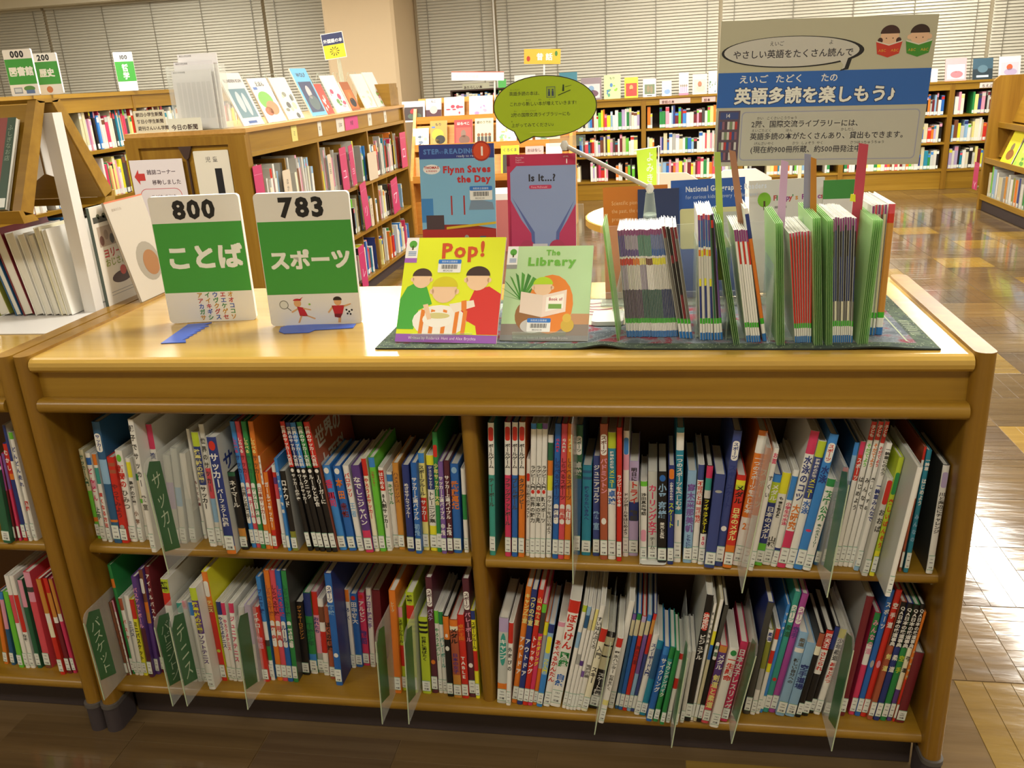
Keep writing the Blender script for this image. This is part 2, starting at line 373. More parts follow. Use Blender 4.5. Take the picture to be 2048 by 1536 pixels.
ROWS = [('upper shelf under the number signs', Z1, .036, .881, '''
a 300 1320 90 410 48;c.45 M.75 O.8 M;サッカー入門~e~.05~.4
a 350 1345 180 445 55;W.05 B.13 W.3 p.4 W;どんどん~P~.15~.55/上手~e~.6~.75
a 410 1355 235 455 45;O.12 W.15 t.33 W;速くなる方法~R~.42~.84
a 490 1365 245 125 85;H.3 L.5 H.8 O.82 H;@~W~.09~.24/サッカー~N~.1~.23
a 570 1365 405 490 85;R.06 s.1 R.14 s.18 R;やってみよう~D~.3~.7/#~G~.78~.83
a 650 1350 490 420 85;W;#~M~.04~.12/新聞の~R~.15~.4/ひみつ~x~.42~.64
a 740 1355 590 500 65;W.04 Y.22 W;最強の練習~X~.26~.55/小学~S~.6~.8
a 790 1330 650 480 45;g.2 E.28 C.5 M.55 W;
a 870 1460 590 100 75;W;親子でサッカー~X~.03~.5/教室~x~.55~.68
a 1000 1370 780 150 80;P.2 W;速く走る~N~.22~.52
b 120 1370 20 470 80;g.3 A.6 g;
b 200 1370 100 400 80;g.4 L.6 w;
b 290 1360 180 450 90;w.5 g;
b 410 1320 185 195 40;W;もっと上達~D~.45~.7
b 495 1400 275 230 80;v.12 N.45 W;強豪校の練習~y~.14~.43/サッカー~K~.46~.66
b 560 1390 390 150 60;w.35 r.6 L.8 w;世界のサッカー~X~.1~.55
b 605 1415 430 270 26;W;
b 680 1475 460 280 105;N.93 O;#~R~.03~.11/サッカー~W~.13~.42/パーフェクト図鑑~W~.43~.76/>サッカー~N~.14~.3;g
b 820 1430 665 640 80;e.05 K.72 o.88 K;ネイマール~W~.1~.45
b 912 1410 675 120 52;b;しらべる~P~.12~.24/サッカー~N~.25~.45/@~W~.47~.80/世界と名選手~X~.5~.76
b 958 1410 735 120 52;r;しらべる~W~.12~.24/サッカー~D~.25~.45/@~W~.47~.80/強豪チーム~P~.5~.76
b 1006 1420 795 120 52;E;しらべる~y~.12~.24/サッカー~e~.25~.45/@~W~.47~.80/サッカー歴史~E~.5~.76
b 1060 1425 862 120 56;O;しらべる~y~.12~.24/サッカー~S~.25~.45/@~W~.47~.80/日本サッカー~s~.5~.76
b 1110 1425 985 470 44;W.3 O;サッカー~X~.05~.28
B 215 1280 118 600 62;O.75 R;ガールズサッカー~W~.12~.72;R
B 312 1270 200 540 38;W.08 R.14 U.22 r.4 W;
B 355 1300 235 480 34;b;ロナウド物語~W~.12~.6
B 402 1300 290 590 60;K.75 V;ロナウド~W~.1~.45;G
B 540 1300 265 150 50;R.34 K;世界のサッカー大百科~W~.03~.33/#~W~.35~.38/サッカーの歴史~W~.39~.6
B 595 1300 320 160 50;N.34 K;世界のサッカー大百科~W~.03~.33/#~W~.35~.38/ワールドサッカー~W~.39~.62
B 645 1305 375 160 50;b.34 K;世界のサッカー大百科~W~.03~.33/#~W~.35~.38/テクニック~W~.39~.58
B 700 1310 430 155 50;E.34 K;世界のサッカー大百科~W~.03~.33/#~W~.35~.38/ルールと試合~W~.39~.64
B 756 1310 495 155 54;R.34 K;世界のサッカー大百科~W~.03~.33/#~W~.35~.38/Jリーガーに~W~.39~.62/>世界の~w~.06~.22/>大百科~w~.26~.42;s
B 830 1295 670 545 70;b;#~W~.02~.09/香川~P~.14~.42/真司~P~.3~.48
B 915 1300 770 550 70;B;#~W~.02~.09/本田~O~.12~.4/圭佑~D~.42~.6
B 990 1300 840 545 55;W;バロテッリ~R~.08~.36/王者~L~.42~.6
B 1065 1315 930 545 75;U.74 P;なでしこジャパン~W~.12~.68
B 1130 1305 1005 480 45;R.18 C;やろうよサッカー~R~.2~.64
B 1185 1305 1080 470 55;b.1 M;少年サッカー~s~.14~.3
B 1245 1300 1150 560 50;W.03 R.27 W;はじめる~W~.05~.25/8人制サッカー~K~.3~.72
B 1305 1270 1240 600 55;W.03 b.12 W;ネイマール~E~.15~.42
B 1355 1290 1285 520 55;o;ハメスロドリゲス~S~.1~.45
B 1435 1305 1385 540 65;N;めざせサムライブルー~W~.2~.6
B 1505 1325 1445 520 55;B;サッカー上達バイブル~W~.15~.62/初級~L~.66~.8
B 1570 1295 1525 430 55;b.1 y.45 R.7 y;スポーツルール~X~.12~.43/サッカー~W~.47~.68
B 1640 1300 1590 450 65;Y.1 N.35 W.73 Y;ジュニアサッカー~W~.11~.34/トレーニング集~X~.37~.7
B 1690 1310 1650 245 45;E;@~R~.1~.2/少年サッカー大会~y~.25~.6
B 1730 1325 1690 510 45;u;サッカー上達バイブル~W~.15~.62/中級~W~.66~.8
B 1785 1325 1740 500 50;d;サッカー上達バイブル~W~.15~.62/上級~W~.66~.8
B 1850 1320 1820 530 75;B;#~L~.03~.1/武藤~O~.18~.36/嘉紀~O~.34~.5
B 1928 1315 1890 570 40;W.3 E.6 W;'''),
('upper shelf under the dark mat', Z1, .914, 1.763, '''
C 160 1325 140 120 55;W.38 t;@~R~.03~.13/ボールゲーム~X~.15~.33/ティーボール~X~.4~.62
C 300 1335 297 115 55;W.38 P;@~R~.03~.13/ボールゲーム~X~.15~.33/フラッグフットボール~X~.4~.76
C 360 1338 363 115 52;W.38 B;@~R~.03~.13/ボールゲーム~X~.15~.33/プレルボール~X~.4~.64
C 420 1342 430 115 55;W.38 O;@~R~.03~.13/ボールゲーム~X~.15~.33/タグラグビー~X~.4~.63
C 478 1330 485 450 34;W;はじめてのアメフト~X~.25~.6/@~R~.14~.22
C 520 1345 533 125 48;b.04 W;ラグビー入門~X~.3~.48/#~R~.48~.51/世界の魅力~X~.53~.73
C 568 1345 587 125 48;E.04 W;ラグビー入門~X~.3~.48/#~R~.48~.51/日本の発見~X~.53~.73
C 615 1348 640 125 46;u.04 W;ラグビー入門~X~.3~.48/#~R~.48~.51/新スポーツ~X~.53~.73
C 668 1345 688 230 48;W.06 e.2 O.32 Y.44 W;ラケットをはじめよう~x~.48~.8
C 728 1355 755 130 54;B;GAME~P~.1~.2/しらべるスポーツ~N~.24~.55/@~W~.58~.73/歴史~N~.61~.7
C 781 1360 820 130 54;r;GAME~W~.1~.2/しらべるスポーツ~D~.24~.55/@~W~.58~.73/用具~R~.61~.7
C 835 1362 880 130 56;O;GAME~y~.1~.2/しらべるスポーツ~S~.24~.55/@~W~.58~.73/ルール~R~.61~.7
C 925 1320 945 140 60;e.4 H;@~W~.08~.22/スポーツ~e~.09~.2/卓球~g~.27~.38
c 200 1350 220 490 90;T.05 H.08 T.12 H.15 T;強くなりたいきみへ~N~.22~.6
c 298 1355 300 400 65;n;ジュニアゴルフ~W~.08~.46/教室~L~.52~.75
c 372 1390 372 90 72;s;@~W~.07~.22/スポーツ~S~.08~.21/バドミントン~p~.24~.5/#~W~.68~.73
c 450 1388 450 170 75;v.12 T.43 W;強豪校の練習~W~.14~.28/メニュー~Y~.28~.42/卓球~B~.44~.56
c 518 1405 520 125 48;R;ラグビーわかる本~W~.34~.58
c 580 1360 590 155 55;W.02 W.18 p.3 W;@~b~.05~.18/ドッジボールをはじめよう~X~.48~.82
c 655 1355 668 450 90;A.2 w.42 N.62 A;明日に~K~.06~.2/トライ~R~.2~.44/物語~X~.5~.62
c 752 1400 757 640 62;M.06 W;浅田真央物語~X~.14~.42/@~p~.6~.75
c 838 1405 838 545 88;g;カーリング女子~P~.14~.7/チーム~x~.72~.86
c 930 1425 940 550 85;K;#~B~.03~.1/小平奈緒~L~.12~.5/栄光と友情~W~.54~.72
c 1010 1435 1020 490 58;N;@~O~.03~.13/小学生のための~W~.16~.34/スケート~v~.36~.62
c 1075 1415 1118 125 70;T.035 W.16 T.63 W;一つのスポーツ~W~.18~.42/を楽しむ本~W~.42~.6/1~T~.66~.73
d 20 1300 48 495 80;L;高木菜那美帆~u~.13~.66/ともに頂~n~.68~.84
d 80 1300 145 440 60;n.15 W;不可能とは~R~.16~.4/可能性だ~R~.42~.58
d 138 1315 215 450 60;P.12 t.24 w.32 K.68 W;フィギュアスケート~Y~.33~.67/50~P~.7~.8
d 210 1345 315 530 95;n;#~G~.16~.19
d 295 1330 475 145 78;n;@~W~.07~.21/スポーツ~n~.08~.2/スキースケート~N~.24~.56/#~W~.69~.73
d 365 1345 515 540 85;R.05 Y.1 v.15 R.75 O;メダル~K~.1~.3/日本のメダル~y~.34~.7
d 450 1325 690 145 75;O.035 W.16 O.63 W;一つのスポーツ~W~.18~.42/を楽しむ本~W~.42~.6/2~O~.66~.73
d 525 1340 748 300 66;O.55 w;スポーツ~c~.15~.5
d 570 1370 805 300 50;W;お面~P~.03~.12/すくい~x~.2~.4
d 640 1325 812 530 70;b.08 v.3 N.75 M;メダル~W~.1~.28/日本のメダル~W~.34~.7
d 712 1320 900 515 75;Y.22 W;もっともっと~X~.25~.48/速くなれる~K~.3~.46/山根~X~.68~.8
d 780 1335 975 490 60;W.06 b.3 W.8 N.9 W;小学生の水泳~P~.32~.56
d 840 1345 1150 150 85;P.16 W.72 P;水泳のコツ~N~.17~.5/大研究~O~.52~.71
d 915 1350 1213 238 75;v.12 n.44 W;強豪校の練習~W~.13~.28/メニュー~Y~.28~.43/水泳~B~.45~.56
e -101 1286 215 170 75;b;@~W~.06~.2/スポーツ~R~.07~.19/水泳~N~.22~.35/#~P~.69~.71
e -30 1295 190 540 68;E.08 W;萩野公介~E~.12~.45/金へのストーリー~e~.48~.74
e 55 1250 235 560 52;H;水泳~N~.2~.5
e 110 1250 300 440 56;R.15 H;がんばれ水泳~N~.2~.55
e 165 1252 370 230 44;b.1 L.3 H;
e 210 1255 440 225 40;P.1 R.3 W;スポーツ~W~.12~.3
e 252 1258 530 60 42;R.12 W;子ども~W~.02~.1/そだてよう~M~.14~.3/はじめよう~X~.36~.6
e 296 1262 600 60 42;R.12 W;子ども~W~.02~.1/そだてよう~O~.14~.3/みんなで~X~.36~.6
e 338 1266 660 60 44;R.14 W;子ども~W~.02~.1/そだてよう~R~.16~.3/楽しくする~X~.36~.6
e 382 1295 680 245 58;W.92 L;一輪車にのろう~X~.03~.24/一輪車みんなで~N~.3~.6
e 450 1340 665 530 58;w;@~R~.02~.26/おおば~X~.3~.55
e 525 1340 780 360 64;v.78 Y;@~E~.12~.3/楽しいばんそう~R~.33~.76
e 630 1510 915 440 64;W;;g
e 755 1302 945 265 34;R.1 W.4 s;
e 785 1308 1015 300 52;T;一輪車~W~.06~.16/はじめよう~W~.22~.44/みんなの~L~.5~.75
e 1025 1320 1150 420 54;W;@~A~.06~.2/川と海辺にチャレンジ~X~.24~.62;X'''),
('lower shelf under the number signs', Z2, .036, .881, '''
E 425 1130 255 475 58;S;ミニバス~s~.2~.6
E 490 1128 305 455 52;p.15 W;ミニバスケット~R~.2~.78;D
E 530 1120 305 140 46;E.12 O.2 E;
E 556 1130 405 440 40;s.15 W;バスケ~R~.25~.55
E 596 1135 465 420 42;W;ミニバス~N~.3~.5
E 638 1135 505 450 44;R.25 Y;ミニバスケット~K~.28~.8
E 700 1152 515 245 62;U.5 d;バスケットボール~p~.1~.5
E 745 1125 575 180 60;S.3 O.4 o.5 U;@~W~.08~.22
E 800 1110 650 160 46;D;アイドルバスケ~W~.05~.5
E 952 1180 820 270 70;v.13 R.25 W;練習~K~.02~.12
E 1080 1190 918 480 56;t.12 W;
E 1128 1190 975 460 50;p.1 w;#~r~.01~.08
E 1178 1192 1035 475 46;b.16 W;
E 1250 1262 1062 345 84;v.12 U.44 W;強豪校の練習~Y~.13~.43/ソフトテニス~U~.45~.74
E 1340 1182 1155 200 74;O.1 O.3 s.36 R;@~W~.08~.22/テニス~y~.25~.36/#~v~.7~.73;Y
E 1410 1178 1270 470 48;N.16 W;やろうよテニス~N~.18~.58
E 1446 1186 1338 482 40;P.15 W;やろうよテニス~P~.2~.6
E 1490 1190 1404 485 48;P.12 W;ジュニアテニス~P~.15~.75
E 1565 1192 1500 520 54;g.4 w;
E 1640 1192 1560 505 58;A.5 w;
E 1735 1192 1612 520 70;R;イチロー~W~.06~.34/物語~p~.38~.55
F 190 1112 62 235 48;b.42 W.6 X.66 E.8 W;プロ野球~N~.1~.35
F 255 1115 135 180 48;O;しらべる野球~s~.12~.4/@~W~.44~.68/歴史~R~.47~.64
F 300 1120 182 180 48;r;しらべる野球~D~.12~.4/@~W~.44~.68/用具~R~.47~.64
F 345 1125 230 185 48;B;しらべる野球~P~.12~.4/@~W~.44~.68/ルール~N~.47~.64
F 395 1130 275 180 50;E;しらべる野球~e~.12~.4/@~W~.44~.68/高校野球~E~.47~.64;X
F 480 1068 415 450 72;K;ジャッキーロビンソン~o~.04~.5
F 550 1058 475 370 70;N.28 E.75 b.9 W;野球少年~e~.36~.65
F 608 1050 540 360 56;R.28 p.75 G;おれたち~N~.3~.5
F 655 1072 600 420 50;W.1 S.3 W.42 R.7 W;野球~R~.45~.62
F 710 1102 645 490 48;s;ぼくの野球~K~.2~.6
F 770 1158 670 205 72;B;@~W~.1~.25/スポーツ~N~.11~.24/野球~L~.27~.36/#~W~.7~.74;N
F 880 1008 805 340 50;O.15 W;ろく~N~.2~.4
F 935 1000 875 380 62;B;#~R~.02~.08/田中将大~W~.1~.4
F 995 988 945 370 58;P;#~R~.02~.08/アルビン~W~.1~.4/物語~U~.5~.7
F 1050 1000 1003 330 44;W;プロ野球選手~u~.08~.5
F 1110 990 1080 350 74;D;
F 1265 1225 1190 350 58;O;レシーブ~c~.1~.2
F 1320 1200 1280 490 38;p.12 v.45 R.7 v;スポーツルール~K~.14~.42
F 1400 1222 1368 370 66;v.12 R.25 v;練習~K~.02~.1
F 1512 1228 1470 580 80;v.05 K.08 v.11 K.14 v.17 K.2 v;世界に羽ばたく~K~.24~.56
F 1580 1222 1522 240 62;d;@~W~.09~.24/スポーツ~d~.1~.23/バスケ~A~.26~.36/#~O~.7~.74
F 1628 1222 1580 520 40;M.15 W;やろうよバレー~E~.2~.6
F 1668 1226 1622 530 40;E.15 W;バレーボール~t~.3~.68
F 1712 1252 1665 570 52;O.28 K;8~W~.2~.26/#~W~.36~.42
F 1775 1262 1735 600 70;O.08 C.13 s.7 o;メダル~K~.1~.3/日本の女子~U~.42~.68
F 1840 1267 1790 560 58;R;卓球王国~O~.1~.3/TABLE~W~.48~.76
F 1905 1257 1840 250 62;d;@~W~.1~.25/スポーツ~d~.11~.24/バレーボール~p~.27~.52/#~W~.7~.74
F 1953 1268 1905 520 42;N.1 Y.45 R.68 Y;スポーツルール~K~.12~.43'''),
('lower shelf under the dark mat', Z2, .914, 1.763, '''
G 165 1150 140 440 85;A.16 g.76 O.88 g;#~t~.17~.55/キャンプ~W~.24~.48;G
G 230 1168 290 490 44;R.24 W;外遊びの~X~.28~.58
G 285 1148 410 190 48;O;キャンプ教室~y~.05~.3/アウトドア~W~.4~.75
G 328 1162 460 215 48;N;つりの教室~y~.05~.3/アウトドア~W~.4~.75
G 375 1168 505 215 46;R;山の教室~y~.05~.3/トレッキング~W~.38~.72
G 415 1170 538 330 40;M.08 X.28 P.8 P;ボルダリング~Y~.3~.6
G 452 1165 555 480 38;Y.15 G.55 O;
G 490 1180 597 500 50;N.1 L.6 b;@~Y~.14~.34/つり入門~Y~.4~.58
G 550 1178 670 480 58;p.05 W;あそべるかんたん~R~.2~.7
G 620 1182 812 310 92;R.11 W;ぼうけん~R~.12~.45/図鑑~E~.47~.62/自然~B~.68~.8;W
G 696 1192 872 340 34;v.06 W.25 L.4 W;
G 728 1202 905 350 34;L.08 H.2 W.45 G.55 W;
G 758 1206 940 372 32;w.1 c.2 W.5 U.55 W;
G 784 1208 975 372 30;y.2 W.6 u.66 W;
G 815 1208 1027 345 44;W;すいはんぶくろ~X~.1~.4/地球探検~x~.55~.68
G 865 1218 1042 540 56;R.15 C;スキー~K~.45~.65/入門~x~.2~.35
G 935 1196 1097 570 78;K.06 c.16 K.18 c.3 K.32 c.48 K;スケート探検~W~.52~.85
G 1010 1318 1190 620 62;R.1 W.72 y.78 W;雪氷ハンター~x~.14~.4/世界を行く~x~.42~.6
G 1082 1192 1225 300 66;W;
G 1128 1195 1280 410 38;u.06 c.22 H;
G 1164 1205 1322 410 38;E.06 c.22 B;
G 1200 1212 1366 430 38;A.06 c.2 R;海の教室~D~.3~.5
G 1234 1216 1411 420 38;b.06 c.2 u.6 L;
G 1268 1220 1460 410 38;R.06 o.2 R.4 n;
G 1295 1248 1475 590 54;W;スノーボード入門~N~.1~.5
G 1350 1252 1502 640 54;T.1 H.5 T;
G 1402 1302 1560 690 54;b.1 B;サイクリング~W~.14~.6
G 1456 1304 1612 690 52;E.15 t.6 E;マウンテンバイク~W~.18~.66
G 1508 1328 1640 720 46;E;
G 1556 1312 1672 740 40;R.08 W.35 R.5 W;
G 1615 1330 1735 730 54;g;
G 1680 1312 1772 720 42;w;
G 1720 1300 1890 250 74;K;@~R~.13~.27/決定版~W~.14~.26/ビジュアル~W~.3~.5;g
H 14 1195 190 300 40;W;新しい人物図鑑~X~.06~.35
H 36 1202 258 270 46;W.25 Y.36 B.48 c;
H 62 1208 292 320 46;X.3 K;@~W~.3~.45/剣道~e~.32~.43
H 112 1218 265 630 58;o.08 U.5 r;メダル~W~.1~.3/剣道と柔道~y~.36~.8
H 182 1252 345 650 68;W.75 W;#~E~.02~.09/一生懸命~R~.1~.4
H 258 1205 420 600 56;P;日本女子レスリング~W~.08~.85
H 335 1185 490 610 64;S;
H 432 1148 612 290 50;X;;N
H 478 1152 625 500 40;W.12 V.45 G.7 W;@~W~.02~.14/柔道~N~.03~.13
H 520 1145 672 492 36;R.12 W.25 R.4 Y.5 W;
H 545 1135 765 310 34;b;マスター~W~.05~.3
H 578 1132 835 215 56;t;@~W~.1~.24/スポーツ~t~.11~.23/柔道~e~.26~.36/#~R~.7~.73
H 628 1136 895 230 58;J;@~W~.1~.24/スポーツ~J~.11~.23/空手~U~.26~.36
H 686 1162 885 530 74;L.18 W.23 L;新しい自分への~X~.3~.6/柔道~x~.06~.16
H 766 1168 935 610 72;L;空手道場~N~.28~.62
H 828 1172 1010 530 42;s.15 C.25 K;
H 878 1162 1085 510 54;R.22 W.5 K;四天王~W~.03~.2/さとられ~R~.24~.46
H 928 1142 1138 480 40;N.25 K;
H 974 1152 1188 500 54;Y.1 W;少年柔道~K~.1~.36/基本と勝つ~R~.38~.62
H 1042 1162 1240 570 60;x;
H 1160 1160 1345 240 54;D;;G
H 1242 1152 1442 370 48;E.3 W.5 P;みんなの道~p~.06~.4
H 1284 1162 1560 200 46;B;スポーツ~W~.08~.3/#~G~.54~.6
H 1330 1168 1625 200 46;R;空手道~W~.08~.3/#~p~.54~.6
H 1380 1190 1652 290 44;K.36 s;QA日本の武道事典~W~.03~.36/剣道~y~.4~.6
H 1430 1196 1697 300 44;K.36 N;QA日本の武道事典~W~.03~.36/柔道~W~.4~.6
H 1482 1198 1750 310 44;K.36 E;QA日本の武道事典~W~.03~.36/空手~v~.4~.6
H 1534 1200 1802 310 44;K.36 C.72 U;QA日本の武道事典~W~.03~.36/弓道~K~.4~.6
H 1578 1206 1840 370 42;O.6 R;少林寺拳法~c~.32~.6
H 1648 1216 1795 680 84;D;;x'''),
('upper shelf of the bookcase with the white stand', Z1, -.4, -.042, '''
l 90 1462 -60 650 120;e.6 e;
l 175 1435 10 470 48;J.4 D;
l 225 1434 5 440 46;u.4 P;
l 290 1434 30 330 54;R.3 O.36 N.9 R;むかし~W~.05~.28
l 345 1438 60 120 44;N.3 W;
l 402 1432 92 200 54;M.06 W;どんどん走れ~N~.12~.5/図鑑~R~.62~.72'''),
('lower shelf of the bookcase with the white stand', Z2, -.42, -.042, '''
m 60 1182 -40 500 46;O;
m 130 1192 0 470 46;b.1 p.5 H;
m 210 1217 35 470 54;M;
m 272 1222 52 310 46;W.2 r.5 W;
m 325 1222 102 310 50;W.2 R.6 W;なぞ~X~.62~.7
m 392 1222 182 350 50;p.3 e;
m 480 1222 270 275 72;p.15 X.2 p.3 r.85 S;
m 622 1287 360 340 56;o.35 W.45 C.6 R;
m 690 1275 430 330 52;R.15 o.4 W.46 D;
m 742 1272 490 340 40;o.36 W.44 P;''')]
BOOKS = []
def shelf_row(place_name, zs, xmin, xmax, txt):
    L = []
    for line in txt.strip().split('\n'):
        q = (line+';;;').split(';'); n = q[0].split(); ox, oy, k = SEG[n[0]]; bxx, byy, txx, tyy, ww = map(float, n[1:6])
        P = hit(ox+bxx/k, oy+byy/k, 2, zs); y = max(-.075, min(.15, P.y)); x = hit(ox+bxx/k, oy+byy/k, 1, y).x
        T = hit(ox+txx/k, oy+tyy/k, 1, y); lean = math.atan2(T.x-x, T.z-zs); h = min(math.hypot(T.x-x, T.z-zs), .318 if zs == Z1 else .322)
        L.append(dict(x=x, y=y, h=h, lean=lean, t=max(.0045, ww/k*mpp(P)*.96), b=parse(q[1]), mk=q[2], side=q[3] or None))
    L.sort(key=lambda d: d['x'])
    ln = [d['lean'] for d in L]
    for i, d in enumerate(L):
        a, c = ln[max(0, i-1)], ln[min(len(L)-1, i+1)]; d['lean'] = .5*ln[i]+.25*a+.25*c
    L[0]['x'] = max(L[0]['x'], xmin+L[0]['t']/2+.002); L[-1]['x'] = min(L[-1]['x'], xmax-L[-1]['t']/2-.002)
    for _ in range(6):
        for a, c in zip(L, L[1:]):
            hh = min(a['h'], c['h']); g = 9
            for z in (0, hh): g = min(g, (c['x']+z*math.tan(c['lean'])-c['t']/2)-(a['x']+z*math.tan(a['lean'])+a['t']/2))
            need = .0004-g
            if need > 0:
                for d in (a, c): d['t'] = max(.0042, d['t']-need*.3)
                a['x'] -= need*.2; c['x'] += need*.2
                m = (a['lean']+c['lean'])/2; a['lean'] += (m-a['lean'])*.3; c['lean'] += (m-c['lean'])*.3
        for d in L:
            lo = xmin+d['t']/2+.001-min(0, d['h']*math.tan(d['lean'])); hi = xmax-d['t']/2-.001-max(0, d['h']*math.tan(d['lean']))
            d['x'] = min(max(d['x'], lo), max(lo, hi))
    for i, d in enumerate(L):
        lift = abs(math.sin(d['lean']))*d['t']/2+.0003
        M = Matrix.Translation((d['x'], d['y'], zs+lift)) @ Matrix.Rotation(d['lean'], 4, 'Y')
        d['o'] = make_book('book', M, d['t'], d['h'], min(.27-d['y'], max(.12, d['h']*.72)), d['b'], d['mk'], d['side'])
        d['place'] = place_name; d['prev'] = L[i-1] if i else None; d['next'] = L[i+1] if i+1 < len(L) else None; BOOKS.append(d)
for r in ROWS: shelf_row(*r)
def mainc(d):
    best, prev, k = 0, 0, 'W'
    for c, f in d['b']:
        if f-prev > best: best, k = f-prev, c
        prev = f
    return k
def describe(d, lvl):
    k = mainc(d); s = ('tall ' if d['h'] > .275 else 'short ' if d['h'] < .2 else '')+('thin ' if d['t'] < .008 else 'thick ' if d['t'] > .02 else '')
    s += CN[k]+' book'; ex = []
    if d['b'][0][0] != k: ex.append(CN[d['b'][0][0]]+' top')
    tc = [m.split('~')[1] for m in d['mk'].split('/') if m and m[0] not in '@#']
    if tc: ex.append(CN[tc[min(1, len(tc)-1)]]+' lettering')
    if lvl > 0 and ex: s += ' with '+' and '.join(ex[:2])
    if lvl > 1:
        nb = [CN[mainc(q)] for q in (d['prev'], d['next']) if q]
        s += (' between '+nb[0]+' and '+nb[1]+' ones') if len(nb) == 2 else ' beside the upright'
    return s
from collections import Counter
for pn in {d['place'] for d in BOOKS}:
    G = [d for d in BOOKS if d['place'] == pn]; done = set()
    for lvl in (0, 1, 2):
        c = Counter(describe(d, lvl) for d in G)
        for d in G:
            if id(d) in done: continue
            s = describe(d, lvl)
            if c[s] == 1 or lvl == 2:
                lab = s+', '+pn; wd = lab.split()
                if len(wd) > 16: lab = s.replace(' and ', ', ', 1)+', '+pn; lab = lab.replace(' ones', '').replace(' under the ', ' under ').replace(' lettering', ' letters')
                wd = lab.split()
                if len(wd) > 16: lab = ' '.join(lab.replace(' of the bookcase with the white stand', ' beside white stand').replace(' under number', ', number').split()[:16])
                tag(d['o'], lab, 'book', 'books on the '+pn); done.add(id(d))
# ---------------------------------------------------------------- clear shelf dividers with green title cards
def divider(zs, tip, top, words, face, label, back=.2, lab=True):
    P = hit(*tip, 2, zs); y = max(P.y, -.10); x = hit(*tip, 1, y).x; T = hit(*top, 1, y); lean = math.atan2(T.x-x, T.z-zs); h = math.hypot(T.x-x, T.z-zs)
    M = Matrix.Translation((x, y, zs+.001)) @ Matrix.Rotation(lean, 4, 'Y')
    r = .02; b = MB(); b.prism([(0, 0), (back, 0), (back, h)]+[(r-r*math.sin(math.radians(a)), h-r+r*math.cos(math.radians(a))) for a in (0, 30, 60, 90)], 0, -.0008, .0008, ACR)
    o = obj('shelf_divider', b, None, M); s = face
    obj('front_edge', bx(-.001, .001, -.0006, .001, 0, h-r, mat('#b9c8a8', .3)), o)
    if lab:
        g = MB(); g.prism([(.004, .05), (.055, .03), (.055, h-.02), (.022, h-.006), (.004, h-.028)], 0, s*.0009, s*.0014, GRN); c = obj('green_card', g, o)
        if words:
            q = MB(); q.T = Matrix.Translation((s*.0016, .03, 0)) @ Matrix.Rotation(math.radians(90)*s, 4, 'Z')
            n = len(words); q.text(words, 0, h-.03, .034, mat('#c9d8b8', .6), 1, .0, vert=True, pitch=(h-.08)/n); obj('chalk_lettering', q, c)
    tag(o, label, 'divider', 'clear shelf dividers with green cards')
divider(Z1, (338, 1150), (284, 928), 'サッカー', 1, 'clear divider with a green football card on the upper shelf under number signs')
divider(Z1, (1146, 1169), (1143, 850), '', -1, 'clear edge-on divider beside a blue book on the upper shelf', lab=False)
divider(Z1, (1484, 1187), (1545, 905), '', -1, 'clear divider leaning over an orange book on the upper shelf', lab=False)
divider(Z1, (1654, 1196), (1702, 950), '', -1, 'clear divider with a green card among swimming books on the upper shelf')
divider(Z2, (209, 1401), (163, 1232), 'バスケット', 1, 'clear divider with a green basketball card against the oak upright')
divider(Z2, (346, 1413), (305, 1240), 'バドミントン', 1, 'clear divider with a green card beside a maroon book on the lower shelf')
divider(Z2, (375, 1413), (336, 1240), 'テニス', 1, 'clear divider with a green tennis card on the lower shelf')
divider(Z2, (496, 1420), (469, 1240), '', 1, 'clear divider with a green card beside the coral-red baseball book on lower shelf')
divider(Z2, (765, 1449), (750, 1268), '', 1, 'clear divider with a green card over an orange book on the lower shelf')
divider(Z2, (818, 1449), (807, 1268), '', 1, 'clear divider with a green card over a yellow-green book on the lower shelf')
divider(Z2, (1189, 1470), (1225, 1268), '', -1, 'clear divider beside the protruding white book on the lower shelf', lab=False)
divider(Z2, (1343, 1496), (1378, 1300), '', -1, 'clear divider with a green card beside green cycling books')
divider(Z2, (1463, 1488), (1517, 1296), '', -1, 'clear divider with a green card beside a crimson wrestling book')
divider(Z2, (1663, 1503), (1711, 1284), '', -1, 'clear divider with a green card beside the red and blue martial arts books')
# white metal bookend whose foot shows under the curling book
A = hit(1279, 1129, 2, Z1); B = hit(1333, 1131, 2, Z1)
q = MB(); q.prism(stadium(0, B.x-A.x, 0, .12, .008), 2, 0, .0013, mat('#d8d8d0', .4)); q.box(0, .0012, .0, .12, 0, .16, mat('#d8d8d0', .4))
tag(obj('metal_bookend', q, None, Matrix.Translation((A.x, A.y, Z1+.0004))), 'white metal bookend under grey and black books on the upper shelf', 'bookend')
